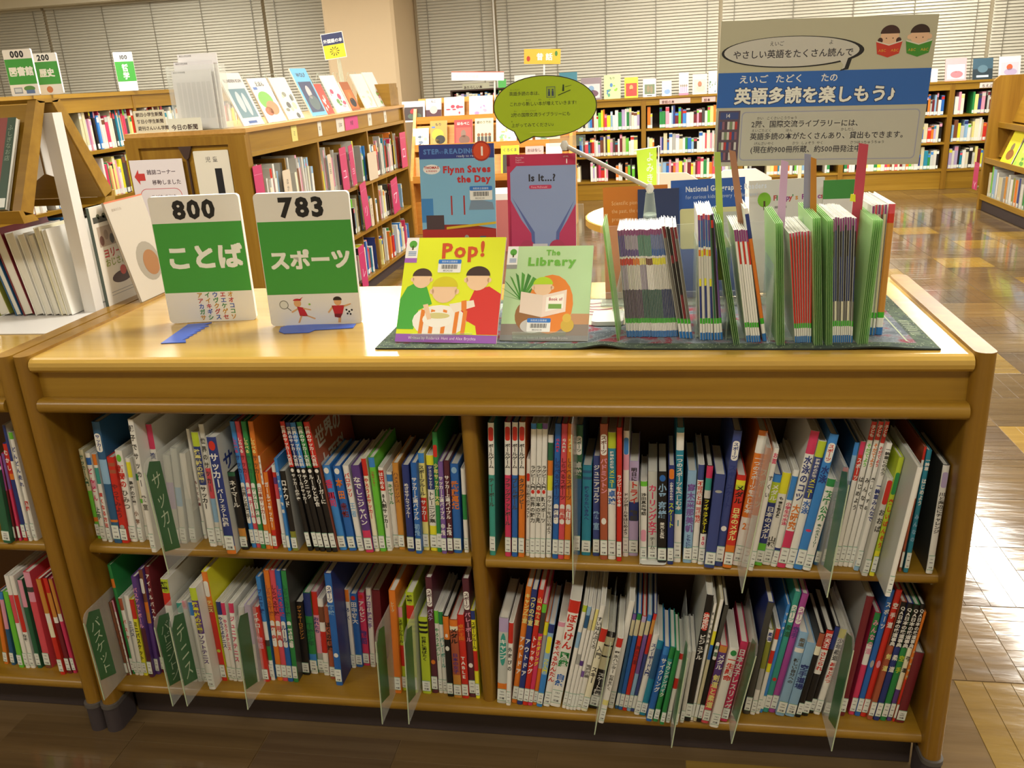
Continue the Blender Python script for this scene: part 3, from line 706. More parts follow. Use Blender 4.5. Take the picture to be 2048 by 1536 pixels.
# ---------------------------------------------------------------- things on the low bookcases
def px_poly(pts, z): return [hit(u, v, 2, z) for u, v in pts]
def board(name, M, w, h, t, m, r=0, corners=None):
    """flat upright panel: front at local y=0, x 0..w, z 0..h"""
    b = MB(); 
    if r:
        p = []
        for cx, cz, a0 in ((w-r, r, -90), (w-r, h-r, 0), (r, h-r, 90), (r, r, 180)):
            for k in range(5): a = math.radians(a0+22.5*k); p.append((cx+r*math.cos(a), cz+r*math.sin(a)))
        b.prism(p, 1, 0, t, m)
    else: b.box(0, w, 0, t, 0, h, m)
    return obj(name, b, None, M)
def blue_plate(pts, label):
    P = px_poly(pts, ZT); c = sum(P, Vector())/len(P); n = len(P); b = MB()
    v = [(p.x-c.x, p.y-c.y, 0) for p in P]+[(p.x-c.x, p.y-c.y, .0014) for p in P]
    b.add(v, [tuple(range(n))[::-1], tuple(range(n, 2*n))]+[(i, (i+1) % n, n+(i+1) % n, n+i) for i in range(n)], mat('#4466c8', .4))
    tag(obj('bookend_plate', b, None, Matrix.Translation((c.x, c.y, ZT+.0005))), label, 'bookend')
teeth = [(322, 688), (376, 650), (424, 646)]
for k in range(7): teeth += [(407-7.2*k, 652.5+4.8*k), (424-7.8*k-6, 653+4.6*k)]
teeth += [(372, 686)]
blue_plate(teeth, 'blue metal bookend foot with a toothed edge under the 800 sign')
blue_plate([(558, 664), (562, 656), (580, 651), (712, 649), (706, 657), (630, 661), (618, 666), (568, 668)], 'blue metal bookend foot with a rounded end under the 783 sign')
WHT = mat('#e3e1da', .45); SGR = mat('#3f9a3c', .45); BLK = mat('#17171a', .5)
def number_sign(M, w, h, num, word, art, label):
    o = board('number_sign', M, w, h, .012, WHT, r=.008)
    q = MB(); e = .0
    q.rect(.0012, w-.0012, h*.245, h*.795, SGR, 1); obj('green_panel', q, o)
    q = MB(); q.text(num, w*.5, h*.83, h*.19, BLK, 2, .045, center=True, sx=1.02); obj('number', q, o)
    q = MB(); n = len(word); s = w*.88/n if n > 3 else w*.29; q.text(word, w*.52, h*.45, s, mat('#e8ebe2', .5), 2, .05, center=True); obj('word', q, o)
    q = MB(); art(q, w, h); obj('picture', q, o)
    return tag(o, label, 'sign', 'white and green subject number signs')
def art_kana(q, w, h):
    cs = ['#c8922a', '#b83a3a', '#3a5ab0', '#3f8a4a']
    for i, row in enumerate(['アイウエオ', 'アイヴエオ', 'カキクケコ', 'ガギグゲコ', 'サシスセソ']):
        for k, ch in enumerate(row): q.text(ch, w*(.36+.088*k), h*(.203-.046*i), w*.066, mat(cs[(i+k*3) % 4], .5), 2, .03)
def art_sport(q, w, h):
    sk = mat('#dba76e', .6); rd = mat('#c0242c', .6); hr = mat('#2a1a16', .6)
    # a figure with a racket and a figure kicking a ball, both as simple shapes
    q.disc(w*.17, h*.165, w*.05, h*.035, '#7a7a6a', 1); q.disc(w*.17, h*.165, w*.042, h*.029, '#d8d8cc', 2); q.flat([(w*.2, h*.14), (w*.24, h*.115), (w*.245, h*.12), (w*.205, h*.145)], '#6a6a5c', 2)
    q.disc(w*.32, h*.175, w*.04, h*.03, sk, 2); q.disc(w*.32, h*.195, w*.045, h*.016, rd, 3, a0=0, a1=180); q.flat([(w*.33, h*.2), (w*.39, h*.225), (w*.35, h*.195)], rd, 3)
    q.flat([(w*.31, h*.15), (w*.38, h*.14), (w*.42, h*.07), (w*.33, h*.075)], rd, 2); q.flat([(w*.24, h*.11), (w*.32, h*.14), (w*.33, h*.13), (w*.25, h*.1)], sk, 2); q.flat([(w*.37, h*.14), (w*.46, h*.125), (w*.46, h*.117), (w*.38, h*.127)], sk, 2)
    q.flat([(w*.34, h*.08), (w*.36, h*.08), (w*.32, h*.02), (w*.3, h*.02)], sk, 2); q.flat([(w*.38, h*.08), (w*.41, h*.08), (w*.5, h*.055), (w*.49, h*.045)], sk, 2); q.disc(w*.45, h*.165, w*.012, h*.008, '#8ab83a', 2)
    q.disc(w*.76, h*.18, w*.04, h*.03, sk, 2); q.disc(w*.76, h*.195, w*.047, h*.025, hr, 3, a0=-10, a1=190)
    q.flat([(w*.69, h*.15), (w*.83, h*.15), (w*.8, h*.085), (w*.71, h*.085)], rd, 2); q.flat([(w*.64, h*.1), (w*.7, h*.15), (w*.71, h*.135), (w*.65, h*.09)], sk, 2); q.flat([(w*.82, h*.15), (w*.9, h*.165), (w*.9, h*.155), (w*.82, h*.135)], sk, 2)
    q.flat([(w*.71, h*.085), (w*.8, h*.085), (w*.77, h*.05), (w*.71, h*.06)], '#7a1a20', 2); q.flat([(w*.75, h*.055), (w*.78, h*.055), (w*.77, h*.015), (w*.74, h*.015)], sk, 2)
    q.disc(w*.875, h*.1, w*.048, h*.033, '#e8e8e2', 3)
    for a, b in ((0, 0), (.03, .012), (-.028, .014), (.012, -.02), (-.02, -.016)): q.disc(w*(.875+a), h*(.1+b), w*.012, h*.009, BLK, 4, n=6)
number_sign(place(.1998, .2529, ZT+.002, .149, -.022, .012), .1904, .2726, '800', 'ことば', art_kana, 'white sign reading 800 with a green language panel and coloured kana')
number_sign(place(.4495, .2205, ZT+.002, .126, -.04, .018), .1924, .2762, '783', 'スポーツ', art_sport, 'white sign reading 783 with a green sports panel and small player pictures')
# ---- woven mat
def mat_weave(name, base, mid, fleck, red):
    m, nt, b = nodes(name); L = nt.links.new; tc = N(nt, 'ShaderNodeTexCoord')
    v = N(nt, 'ShaderNodeTexNoise', i_Scale=16.0, i_Detail=3.0, i_Distortion=1.6); L(tc.outputs['Object'], v.inputs['Vector'])
    c1 = ramp(nt, v.outputs[0], [(.36, base), (.5, mid), (.6, red)])
    s = N(nt, 'ShaderNodeTexVoronoi', i_Scale=150.0); L(tc.outputs['Object'], s.inputs['Vector']); f = ramp(nt, s.outputs['Distance'], [(.1, '#ffffff'), (.24, '#000000')])
    x = N(nt, 'ShaderNodeMix', data_type='RGBA'); L(f, x.inputs[0]); L(c1, x.inputs[6]); x.inputs[7].default_value = (*lin(fleck), 1); L(x.outputs[2], b.inputs['Base Color']); b.inputs['Roughness'].default_value = .9; return m
MI = mat_weave('mat_field', '#5c646e', '#7c848c', '#a2aeb2', '#8a3a48'); MBD = mat_weave('mat_border', '#435046', '#566650', '#aab598', '#3c4a44'); MBK = mat('#20261f', .9)
b = MB(); nx, ny = 100, 36; x0, x1, y0, y1 = .728, 1.72, .058, .41; V = []
for j in range(ny+1):
    for i in range(nx+1):
        fx, fy = i/nx, j/ny; x = x0+(x1-x0)*fx; y = y0+(y1-y0)*fy-.022*fx*(1-fy)
        z = .0028+.0075*math.exp(-((x-1.155)/.03)**2)*math.exp(-(fy*9)**2)+.004*math.exp(-((x-1.62)/.05)**2)*math.exp(-(fy*9)**2)+.002*math.exp(-((x-.93)/.04)**2)*math.exp(-(fy*9)**2)
        V.append((x, y, z))
fi, fb = [], []
for j in range(ny):
    for i in range(nx):
        q = (j*(nx+1)+i, j*(nx+1)+i+1, (j+1)*(nx+1)+i+1, (j+1)*(nx+1)+i); e = min(i*.0099, (nx-1-i)*.0099, j*.0098, (ny-1-j)*.0098)
        (fb if e < .028 else fi).append(q)
b.add(V, fi, MI, True); b.add(V, fb, MBD, True)
n = nx+1; b.add([V[i] for i in range(n)]+[(V[i][0], V[i][1]-.0005, V[i][2]-.0028) for i in range(n)], [(i, n+i, n+i+1, i+1) for i in range(nx)], MBK)
r_ = [V[j*(nx+1)+nx] for j in range(ny+1)]; n = ny+1; b.add(r_+[(p[0]+.0005, p[1], 0) for p in r_], [(i, n+i, n+i+1, i+1) for i in range(ny)], MBK)
mo = obj('table_mat', b, None, Matrix.Translation((0, 0, ZT+.0003)))
st = MB()
for i in range(9): 
    y = .12+i*.011; st.add([(1.695-.02*.0, y, .0032), (1.712, y, .0032), (1.71, y+.003, .0032), (1.695, y+.003, .0032)], [(0, 1, 2, 3)], '#9aa886')
st.add([(1.676, .06, .0032), (1.679, .06, .0032), (1.679, .36, .0032), (1.676, .36, .0032)], [(0, 1, 2, 3)], '#9aa886')
for i in range(20):
    x = .79+i*.045; st.add([(x, .395, .0032), (x+.03, .385, .0032), (x+.03, .39, .0032), (x, .402, .0032)], [(0, 1, 2, 3)], '#9aa886')
obj('woven_pattern', st, mo)
# red-brown and cream figures woven at the back of the mat
wv = MB()
for i in range(5):
    y = .27+i*.024; pts = [(1.10+.016*k, y+.006*math.sin(k*1.3+i)) for k in range(6)]
    for (ax, ay), (cx_, cy_) in zip(pts, pts[1:]): wv.add([(ax, ay-.004, .0036), (cx_, cy_-.004, .0036), (cx_, cy_+.005, .0036), (ax, ay+.005, .0036)], [(0, 1, 2, 3)], '#7c3a44')
wv.add([(1.095, .2, .0033), (1.19, .2, .0033), (1.19, .4, .0033), (1.095, .4, .0033)], [(0, 1, 2, 3)], '#cfc8a8')
obj('woven_figures', wv, mo)
tag(mo, 'dark green woven mat with grey field and red figures under the readers', 'mat')
# ---- face-out readers
def barcode(q, u, v, w, h, lay=4):
    q.rect(u, u+w, v, v+h, '#eeeeea', lay, r=h*.08); q.rect(u, u+w, v+h*.68, v+h, '#2f78cc', lay+1, r=h*.08)
    k = 0; x = u+w*.15
    while x < u+w*.85:
        d = w*(.012+.012*((k*7) % 3)); q.rect(x, x+d, v+h*.28, v+h*.6, '#3a3a3a', lay+1); x += d+w*.018; k += 1
    q.text('鳥取県立図書館', u+w*.14, v+h*.77, w*.1, mat('#e0ecf4', .5), lay+2); q.text('180242110', u+w*.22, v+h*.08, w*.1, mat('#555555', .5), lay+2)
def face_book(name, M, w, h, t, edge, paint, label, group=None, side='#e8e6de'):
    b = MB(); b.box(0, w, 0, .0006, 0, h, edge); b.box(0, w, t-.0006, t, 0, h, side); b.box(0, .0012, 0, t, 0, h, edge)
    o = obj(name, b, None, M); obj('pages', bx(.0012, w-.001, .0006, t-.0006, .001, h-.001, PAGE), o)
    q = MB(); q.T = None; paint(q, w, h); obj('cover_print', q, o); return tag(o, label, 'book', group)
def child_fig(q, x, y, s, hair, skin='#f0cba4', lay=3):
    q.disc(x, y, s, s*1.02, skin, lay); q.disc(x, y+s*.28, s*1.04, s*.84, hair, lay+.5, a0=0, a1=180); q.disc(x-s*1.0, y-s*.1, s*.18, s*.22, skin, lay); q.disc(x+s*1.0, y-s*.1, s*.18, s*.22, skin, lay)
def tree_badge(q, w, h, band):
    q.rect(0, w*.125, h*.8, h, '#f2f0ec', 2); q.rect(0, w*.125, h*.755, h*.8, band, 2.2); q.disc(w*.07, h*.935, w*.04, h*.036, '#5aa83a', 3); q.rect(w*.062, w*.078, h*.88, h*.92, '#5a4a20', 3)
    for k in range(3): q.rect(w*.03, w*.11, h*(.825+.016*k), h*(.833+.016*k), '#7a9ac8', 3)
def p_pop(q, w, h):
    q.rect(0, w, 0, h, '#e4ee22', 1); tree_badge(q, w, h, '#a866c0')
    q.text('Pop!', w*.37, h*.80, h*.20, mat('#cf4f1c', .5), 3, .035, sx=1.0, rot=.05)
    q.flat([(0, h*.12), (w*.17, h*.12), (w*.2, h*.3), (w*.33, h*.36), (w*.26, h*.52), (w*.14, h*.56), (w*.06, h*.52), (0, h*.4)], '#4aae3c', 2)
    q.flat([(w*.8, h*.08), (w, h*.08), (w, h*.46), (w*.88, h*.53), (w*.74, h*.5), (w*.66, h*.3), (w*.55, h*.3), (w*.56, h*.16), (w*.7, h*.2), (w*.78, h*.16)], '#d8332a', 2)
    q.disc(w*.42, h*.2, w*.27, h*.15, '#f4f0e6', 2.2)
    for a in (-.2, -.1, .02, .14, .22): q.flat([(w*(.42+a), h*.08), (w*(.46+a), h*.08), (w*(.47+a), h*.3), (w*(.43+a), h*.31)], '#e8862c', 2.4)
    q.disc(w*.4, h*.215, w*.15, h*.075, '#f6f4ea', 2.8); q.disc(w*.4, h*.25, w*.12, h*.028, '#d8cf8a', 3)
    q.flat([(w*.5, h*.36), (w*.74, h*.4), (w*.76, h*.34), (w*.56, h*.28)], '#f2e6d4', 2.5); q.flat([(w*.62, h*.39), (w*.67, h*.4), (w*.68, h*.31), (w*.63, h*.3)], '#e8862c', 2.8)
    q.flat([(w*.24, h*.35), (w*.29, h*.36), (w*.34, h*.22), (w*.3, h*.21)], '#f0cba4', 3.2)
    child_fig(q, w*.2, h*.6, w*.095, '#4a332a'); child_fig(q, w*.44, h*.49, w*.125, '#d8cc1e', lay=3.4); child_fig(q, w*.76, h*.6, w*.115, '#3f2a22')
    q.rect(0, w, 0, h*.075, '#9a5cb8', 4); q.text('Written by Roderick Hunt and Alex Brychta', w*.13, h*.027, h*.038, mat('#e8d8f0', .5), 5, .01, sx=.82)
    barcode(q, w*.35, h*.66, w*.23, h*.125, 4)
def p_lib(q, w, h):
    q.rect(0, w, 0, h, '#b9d8a4', 1); tree_badge(q, w, h, '#9a9a96')
    q.text('The', w*.46, h*.9, h*.08, mat('#6cb23c', .5), 3, .04); q.text('Library', w*.25, h*.79, h*.12, mat('#6cb23c', .5), 3, .05, sx=1.12)
    for k in range(9):
        a = math.radians(40+k*16); q.flat([(w*.2, h*.42), (w*(.2+.26*math.cos(a)-.02), h*(.42+.3*math.sin(a))), (w*(.2+.27*math.cos(a)+.02), h*(.42+.27*math.sin(a))), (w*.22, h*.42)], '#4f9a34' if k % 2 else '#3f8430', 2)
    q.rect(0, w, h*.055, h*.17, '#8f8278', 1.6); q.flat([(w*.75, h*.17), (w, h*.17), (w, h*.28), (w*.8, h*.28)], '#c8966a', 1.6)
    q.disc(w*.55, h*.38, w*.26, h*.31, '#e8862c', 2.4); q.disc(w*.3, h*.26, w*.15, h*.16, '#9a6a3a', 2.5); child_fig(q, w*.45, h*.56, w*.11, '#b8dc20', lay=3)
    q.flat([(w*.2, h*.29), (w*.46, h*.24), (w*.46, h*.47), (w*.2, h*.51)], '#ead8c8', 3.8); q.flat([(w*.46, h*.24), (w*.73, h*.3), (w*.73, h*.53), (w*.46, h*.47)], '#f2ded0', 3.8)
    q.flat([(w*.5, h*.3), (w*.7, h*.34), (w*.7, h*.49), (w*.5, h*.45)], '#fbf6ea', 4); q.text('Book of', w*.53, h*.415, h*.045, mat('#b83a4a', .5), 5, .02, sx=.8); q.rect(w*.53, w*.68, h*.33, h*.38, '#7aa84a', 4.5)
    q.disc(w*.36, h*.15, w*.14, h*.075, '#c8c6c2', 3.4); q.disc(w*.76, h*.16, w*.075, h*.07, '#d2b040', 3.5); q.disc(w*.75, h*.235, w*.05, h*.045, '#dcb848', 3.6)
    q.rect(0, w, 0, h*.055, '#8a8a88', 4); q.text('Written by Roderick Hunt and Alex Brychta', w*.15, h*.018, h*.034, mat('#cfcfcc', .5), 5, sx=.8); barcode(q, w*.3, h*.09, w*.27, h*.14, 5)
face_book('picture_book', place(.7574, .0905, .9045, -.075, .588, .006), .2002, .2128, .004, '#d8c8e0', p_pop, 'yellow reader titled Pop! with three children in green, striped and red tops')
face_book('picture_book', place(.960, .0945, .9045, -.057, .645, .002), .166, .1934, .004, '#d0d6cc', p_lib, 'pale green reader titled The Library with an orange beanbag on its cover')
def p_train(q, w, h):
    q.rect(0, w, 0, h, '#7fb8dc', 1); q.rect(0, w, h*.885, h, '#2a3c8c', 2); q.text('STEP', w*.06, h*.925, h*.055, mat('#5a8ad0', .5), 3, .04); q.text('INTO', w*.25, h*.925, h*.03, mat('#5a8ad0', .5), 3); q.text('READING', w*.34, h*.925, h*.055, mat('#5a8ad0', .5), 3, .04)
    q.text('ready to read', w*.5, h*.895, h*.028, mat('#d8dcea', .5), 3); q.disc(w*.83, h*.94, w*.125, h*.082, '#a82a1c', 3); q.disc(w*.83, h*.94, w*.105, h*.068, '#d84a20', 3.4); q.text('1', w*.8, h*.905, h*.1, mat('#f4f0ea', .5), 5, .03)
    q.disc(w*.16, h*.80, w*.115, h*.04, '#f2f0ee', 2, n=16); q.text('THOMAS', w*.16, h*.805, h*.028, mat('#b82a2a', .5), 3, .04, center=True); q.text('& FRIENDS', w*.16, h*.78, h*.018, mat('#b82a2a', .5), 3, .02, center=True)
    q.text('Flynn Saves', w*.31, h*.77, h*.075, mat('#c0282c', .5), 3, .05, sx=.98); q.text('the Day', w*.5, h*.69, h*.075, mat('#c0282c', .5), 3, .05)
    q.rect(0, w, 0, h*.3, '#b02c28', 2); q.flat([(0, h*.3), (w*.3, h*.34), (w*.62, h*.34), (w, h*.3)], '#8c2220', 2); q.flat([(w*.33, h*.3), (w, h*.34), (w, h*.36), (w*.33, h*.32)], '#d8b830', 3)
    q.rect(0, w*.16, h*.36, h*.56, '#3f86c8', 2.2); q.rect(w*.06, w*.3, h*.3, h*.42, '#4a3a40', 2.4); q.rect(w*.4, w*.42, h*.42, h*.58, '#a82c2c', 2.2); q.rect(w*.57, w*.59, h*.42, h*.58, '#a82c2c', 2.2)
    q.flat([(w*.64, h*.46), (w*.98, h*.46), (w*.96, h*.52), (w*.68, h*.56)], '#7a90a8', 2); q.rect(w*.78, w*.86, h*.0, h*.24, '#4a5c78', 3); q.disc(w*.9, h*.13, w*.05, h*.07, '#2a2a30', 3.2); q.disc(w*.6, h*.23, w*.03, h*.022, '#9a9a90', 3.5)
    barcode(q, w*.66, h*.54, w*.3, h*.115, 5)
def p_isit(q, w, h):
    q.rect(0, w, 0, h, '#8fa0cc', 1); q.rect(0, w, h*.9, h, '#c02a54', 2); q.rect(0, w*.045, 0, h, '#c02a54', 2); q.flat([(w*.045, h*.84), (w*.045, h*.9), (w*.14, h*.9)], '#c02a54', 2)
    q.flat([(0, 0), (w*.36, 0), (w*.34, h*.3), (w*.2, h*.42), (w*.045, h*.6)], '#c23a66', 2); q.flat([(w, 0), (w*.72, 0), (w*.76, h*.3), (w*.88, h*.42), (w, h*.56)], '#c23a66', 2); q.flat([(w*.34, h*.3), (w*.36, 0), (w*.4, 0), (w*.39, h*.31), (w*.06, h*.63)], '#5a6aa8', 1.6); q.flat([(w*.76, h*.3), (w*.72, 0), (w*.68, 0), (w*.71, h*.31), (w*.98, h*.59)], '#5a6aa8', 1.6); q.disc(w*.28, h*.16, w*.12, h*.08, '#b83a60', 2.4); q.disc(w*.72, h*.16, w*.12, h*.08, '#b83a60', 2.4)
    for k in range(3): q.text(['Macmillan', 'English', 'Explorers'][k], w*.13, h*(.967-.02*k), h*.018, mat('#eec8d4', .5), 3)
    q.text('LEVEL', w*.82, h*.968, h*.018, mat('#f0dce4', .5), 3); q.text('1', w*.85, h*.915, h*.055, mat('#f4eef0', .5), 3, .03); q.text('Is It...?', w*.31, h*.765, h*.085, mat('#26242c', .5), 3, .03)
    q.rect(w*.32, w*.65, h*.695, h*.73, '#c83a62', 2, r=h*.016); q.text('Fiona McDonald', w*.35, h*.703, h*.026, mat('#eec4d2', .5), 3, sx=.8); q.rect(w*.36, w*.58, h*.165, h*.205, '#d8d4d8', 3); barcode(q, w*.33, h*.015, w*.32, h*.13, 5)
face_book('picture_book', place(.7768, .28, 1.012, .06, .101, .02), .152, .239, .005, '#c8d4dc', p_train, 'blue reader titled Flynn Saves the Day standing behind the yellow reader')
face_book('picture_book', place(.9548, .28, 1.005, .049, .10, .019), .136, .22, .02, '#b82a50', p_isit, 'lilac and crimson reader titled Is It...? standing behind the green reader')
def easel(x, y, w, hz, tilt, label):
    o = empty('book_easel', (x, y, ZT+.0035)); b = MB(); b.box(0, w, -.03, .06, 0, .002, ACG); b.box(0, w, -.03, -.028, 0, .018, ACG); obj('foot', b, o)
    b = MB(); b.T = Matrix.Rotation(-tilt, 4, 'X'); b.box(0, w, .002, .004, .002, hz, ACR); obj('back_rest', b, o); tag(o, label, 'book stand', 'clear plastic book stands on the low bookcase')
easel(.79, .118, .12, .15, .60, 'clear plastic easel holding the yellow reader'); easel(.985, .122, .1, .13, .66, 'clear plastic easel holding the pale green reader')
def riser(x, y, w, z1, label):
    o = empty('book_riser', (x, y, ZT+.0035)); b = MB(); b.box(0, w, -.02, .08, 0, .003, ACG); b.box(0, w, .03, .033, .003, z1+.12, ACR); b.box(0, w, -.018, .03, z1, z1+.003, ACG); b.box(0, w, -.018, -.016, z1, z1+.012, ACG)
    for a in (.0, w-.003): b.box(a, a+.003, -.018, .03, .003, z1, ACR)
    obj('body', b, o); tag(o, label, 'book stand', 'clear plastic book stands on the low bookcase')
riser(.78, .285, .145, .104, 'tall clear stand raising the blue reader behind the yellow one'); riser(.955, .296, .15, .097, 'tall clear stand raising the lilac reader behind the green one')
# ---- row of thin readers
RG = [(1.196, 1.29, .114, .2, -.075, -.085, 32, 0), (1.292, 1.316, .104, .207, -.16, -.15, 4, 1), (1.328, 1.352, .092, .226, -.036, -.05, 5, 2), (1.353, 1.369, .092, .226, -.06, -.095, 3, 3), (1.408, 1.433, .077, .203, -.14, -.15, 6, 4), (1.437, 1.444, .083, .24, -.17, -.17, 1, 5),
      (1.49, 1.518, .073, .195, -.1, -.05, 8, 6), (1.553, 1.586, .071, .217, -.065, -.04, 10, 7), (1.61, 1.632, .115, .229, -.0, .008, 5, 8), (1.634, 1.646, .115, .23, .012, .012, 1, 9)]
PAL.update({'1': '#8a3a78', '2': '#a9a0b0', '3': '#5a8a78', '4': '#6a78a8', '5': '#3a62a8', '6': '#5f4a8c', '7': '#574a5c', '8': '#3a5a54', '9': '#2f3a62', '0': '#3fb02a', '!': '#2f74b8'})
TAIL = '0.865 W.94 !'
RB = [['1.05 %s.18 %s.24 W.26 %s.32 %s.55 %s.82 ' % (a, b_, c_, d_, e_) for a, b_, c_, d_, e_ in [('6', '6', 'R', '2', '7'), ('2', '6', 'R', 'w', '7'), ('2', '6', 'O', 'w', '7'), ('3', '3', 'y', '2', '8'), ('3', '3', 'S', 'W', '8'), ('4', '5', 'Y', 'w', '8'), ('4', '5', 'Y', 'w', '9'), ('4', '5', 'W', 'w', '9')]],
      ['D.1 x.82 ', 'K.25 D.32 K.82 ', 'D.3 K.6 D.82 '], ['r.04 6.2 5.25 W.27 O.32 w.5 Y.56 N.82 ', '1.04 5.25 W.27 Y.32 w.82 '], ['e.82 ', 'K.04 R.1 K.82 ', 'u.82 '], ['1.1 W.82 ', '1.1 R.3 W.82 '], ['W.04 N.22 O.82 '], ['P.03 R.82 '], ['1.1 K.3 9.66 x.82 ', '1.1 9.66 C.82 ', '1.06 K.66 x.82 '], ['1.07 c.82 ', 'r.07 S.2 w.82 '], ['r.07 R.14 o.82 ']]
RL = ['thin reader with mauve spine top and multicoloured bands in the longest row', 'dark maroon and black thin reader leaning at the end of the longest row', 'tall thin reader with a blue spine band between clear bookends', 'tall dark green or black thin reader beside the blue-banded readers', 'white thin reader with a dark pink spine top', 'orange-red reader with a navy spine top standing alone', 'bright red thin reader between green plastic sheets', 'navy and black thin reader between green plastic sheets', 'thin brown and cream reader beside the thick orange one', 'thick orange reader with a red spine top ending the row']
for x0, x1, y, h, l0, l1, n, k in RG:
    pit = (x1-x0)/n
    for i in range(n):
        if k == 0:
            c = RB[0][min(7, int(i/n*8))]
        else: c = RB[k][i % len(RB[k])]
        ln = l0+(l1-l0)*i/max(1, n-1); t = pit*.93
        M = Matrix.Translation((x0+pit*(i+.5), y+R_.uniform(-.002, .002), ZT+.0042)) @ Matrix.Rotation(ln, 4, 'Y')
        tag(make_book('reader', M, t, h+R_.uniform(-.002, .001), .12 if k < 2 else .155, parse(c+TAIL), '', 'W', sticker=False, rnd=False, pale=t < .006), RL[k], 'book', 'thin readers standing on the dark mat')
# green plastic file sheets between the readers
for x, y, h, ln, n, lb in [(1.182, .085, .218, -.108, 2, 'pale green plastic sheets at the start of the long reader row'), (1.3875, .06, .222, -.165, 4, 'pale green plastic sheets before the white readers'), (1.460, .055, .217, -.06, 5, 'pale green plastic sheets before the bright red readers'), (1.5225, .053, .224, -.075, 5, 'pale green plastic sheets right after the bright red readers'), (1.5415, .053, .219, -.055, 4, 'pale green plastic sheets before the navy readers'), (1.5935, .052, .218, .035, 6, 'pale green plastic sheets right after the navy readers')]:
    o = empty('plastic_divider', M=Matrix.Translation((x, y, ZT+.0042)) @ Matrix.Rotation(ln, 4, 'Y'))
    for i in range(n):
        b = MB(); s = .003*i-.002; dd = .1 if n == 2 else .16; b.prism([(.0, .0), (dd, 0), (dd, h), (.0, h-.004)], 0, s, s+.0009, GSHEET); obj('sheet', b, o)
    tag(o, lb, 'divider', 'green plastic dividers between the readers')
def strip(name, pts, y, color, label):
    P = [hit(u, v, 1, y) for u, v in pts]; c = P[0]; b = MB(); v = [tuple(p-c) for p in P]+[tuple(p-c+Vector((0, .0012, 0))) for p in P]; n = len(P)
    b.add(v, [tuple(range(n)), tuple(range(n, 2*n))[::-1]]+[(i, n+i, n+(i+1) % n, (i+1) % n) for i in range(n)], color)
    return tag(obj(name, b, None, Matrix.Translation(c)), label, 'tag', 'coloured paper strips rising above the readers')
strip('index_strip', [(1436, 560), (1452, 560), (1441, 304), (1429, 304)], .15, mat('#a9c455', .6), 'yellow-green paper strip rising beside the blue magazine')
strip('index_strip', [(1490, 560), (1507, 560), (1471, 303), (1458, 300)], .15, mat('#a9785a', .6), 'salmon-brown paper strip rising in front of the poster corner')
strip('index_strip', [(1545, 560), (1563, 560), (1577, 324), (1563, 320)], .14, mat('#c9a6c6', .6), 'lilac paper strip rising between the white and red readers')
strip('index_strip', [(1604, 560), (1618, 560), (1622, 309), (1609, 307)], .152, mat('#8c90a6', .6), 'grey-blue paper strip rising behind the orange strip')
strip('index_strip', [(1618, 560), (1633, 560), (1633, 318), (1622, 314)], .14, mat('#b87a22', .6), 'orange paper strip rising before the navy readers')
strip('index_strip', [(1690, 560), (1710, 560), (1737, 289), (1718, 286)], .15, mat('#b8404f', .6), 'crimson paper strip rising highest in front of the poster')
strip('sticky_note', [(1700, 402), (1711, 404), (1711, 389), (1702, 388)], .1495, mat('#d8d428', .6), 'small yellow sticky note on the crimson strip')
def bookend(x, y, h, ln, label, d=.13):
    b = MB(); b.T = Matrix.Rotation(ln, 4, 'Y'); b.box(-.001, .001, 0, d, 0, h, ACG); b.T = None; b.box(-.001, .05, .01, d, 0, .0012, ACG); tag(obj('clear_bookend', b, None, Matrix.Translation((x, y, ZT+.0042))), label, 'bookend', 'clear bookends between the readers')
bookend(1.321, .1, .17, .0, 'clear bookend before the tall blue-banded readers'); bookend(1.374, .09, .17, .02, 'clear bookend right after the tall green readers'); bookend(1.448, .075, .19, .02, 'clear bookend right after the orange-red reader')
# ---- magazines and board behind the readers
def p_or(q, w, h):
    q.rect(0, w, 0, h, '#c8761c', 1)
    for k, t in enumerate(['Scientific pioneers', 'the past, the other', 'present age']): q.text(t, w*.13, h*(.84-.07*k), h*.05, mat('#e8c08a', .5), 2, sx=.75)
def p_navy(q, w, h): q.rect(0, w, 0, h, '#25355f', 1); q.text('G', w*.2, h*.35, h*.3, mat('#8ea0c0', .5), 2)
def p_geo(q, w, h):
    q.rect(0, w, 0, h, '#2456a8', 1); q.text('National Geographic Readers', w*.2, h*.90, h*.062, mat('#d8e0ea', .5), 2, .03, sx=.78); q.text('for curious kids at every reading level', w*.2, h*.84, h*.045, mat('#b8c8e0', .5), 2, sx=.78)
    q.rect(w*.12, w*.95, h*.42, h*.76, '#d2cf98', 2, r=w*.03); q.rect(w*.6, w*.95, h*.5, h*.72, '#b9bdb6', 3)
def p_flop(q, w, h):
    q.rect(0, w, 0, h, '#d0d0c8', 1); q.disc(w*.2, h*.83, w*.09, h*.065, '#7ab82c', 2); q.rect(w*.19, w*.215, h*.74, h*.82, '#4a3a18', 3)
    cs = ['#b83a3a', '#3a8a4a', '#c8862a', '#3a6ab0', '#8a3a8a']
    for k, ch in enumerate("Floppy's Phonics"): q.text(ch, w*(.32+.042*k), h*.82, h*.062, mat(cs[k % 5], .5), 2, .03)
    q.rect(w*.34, w*.5, h*.75, h*.77, '#8a8a84', 2)
face_book('magazine', place(1.142, .40, ZT+.0045, .04, .13, -.01), .135, .236, .008, '#d8d4cc', p_or, 'orange magazine standing behind the long reader row')
face_book('magazine', place(1.212, .395, ZT+.03, .02, .12, 0), .085, .205, .004, '#c8c6c0', p_navy, 'small navy booklet in front of the orange magazine')
face_book('magazine', place(1.284, .40, ZT+.0045, -.02, .12, -.02), .15, .245, .012, '#8a7a5c', p_geo, 'blue magazine with a beige panel standing behind the readers')
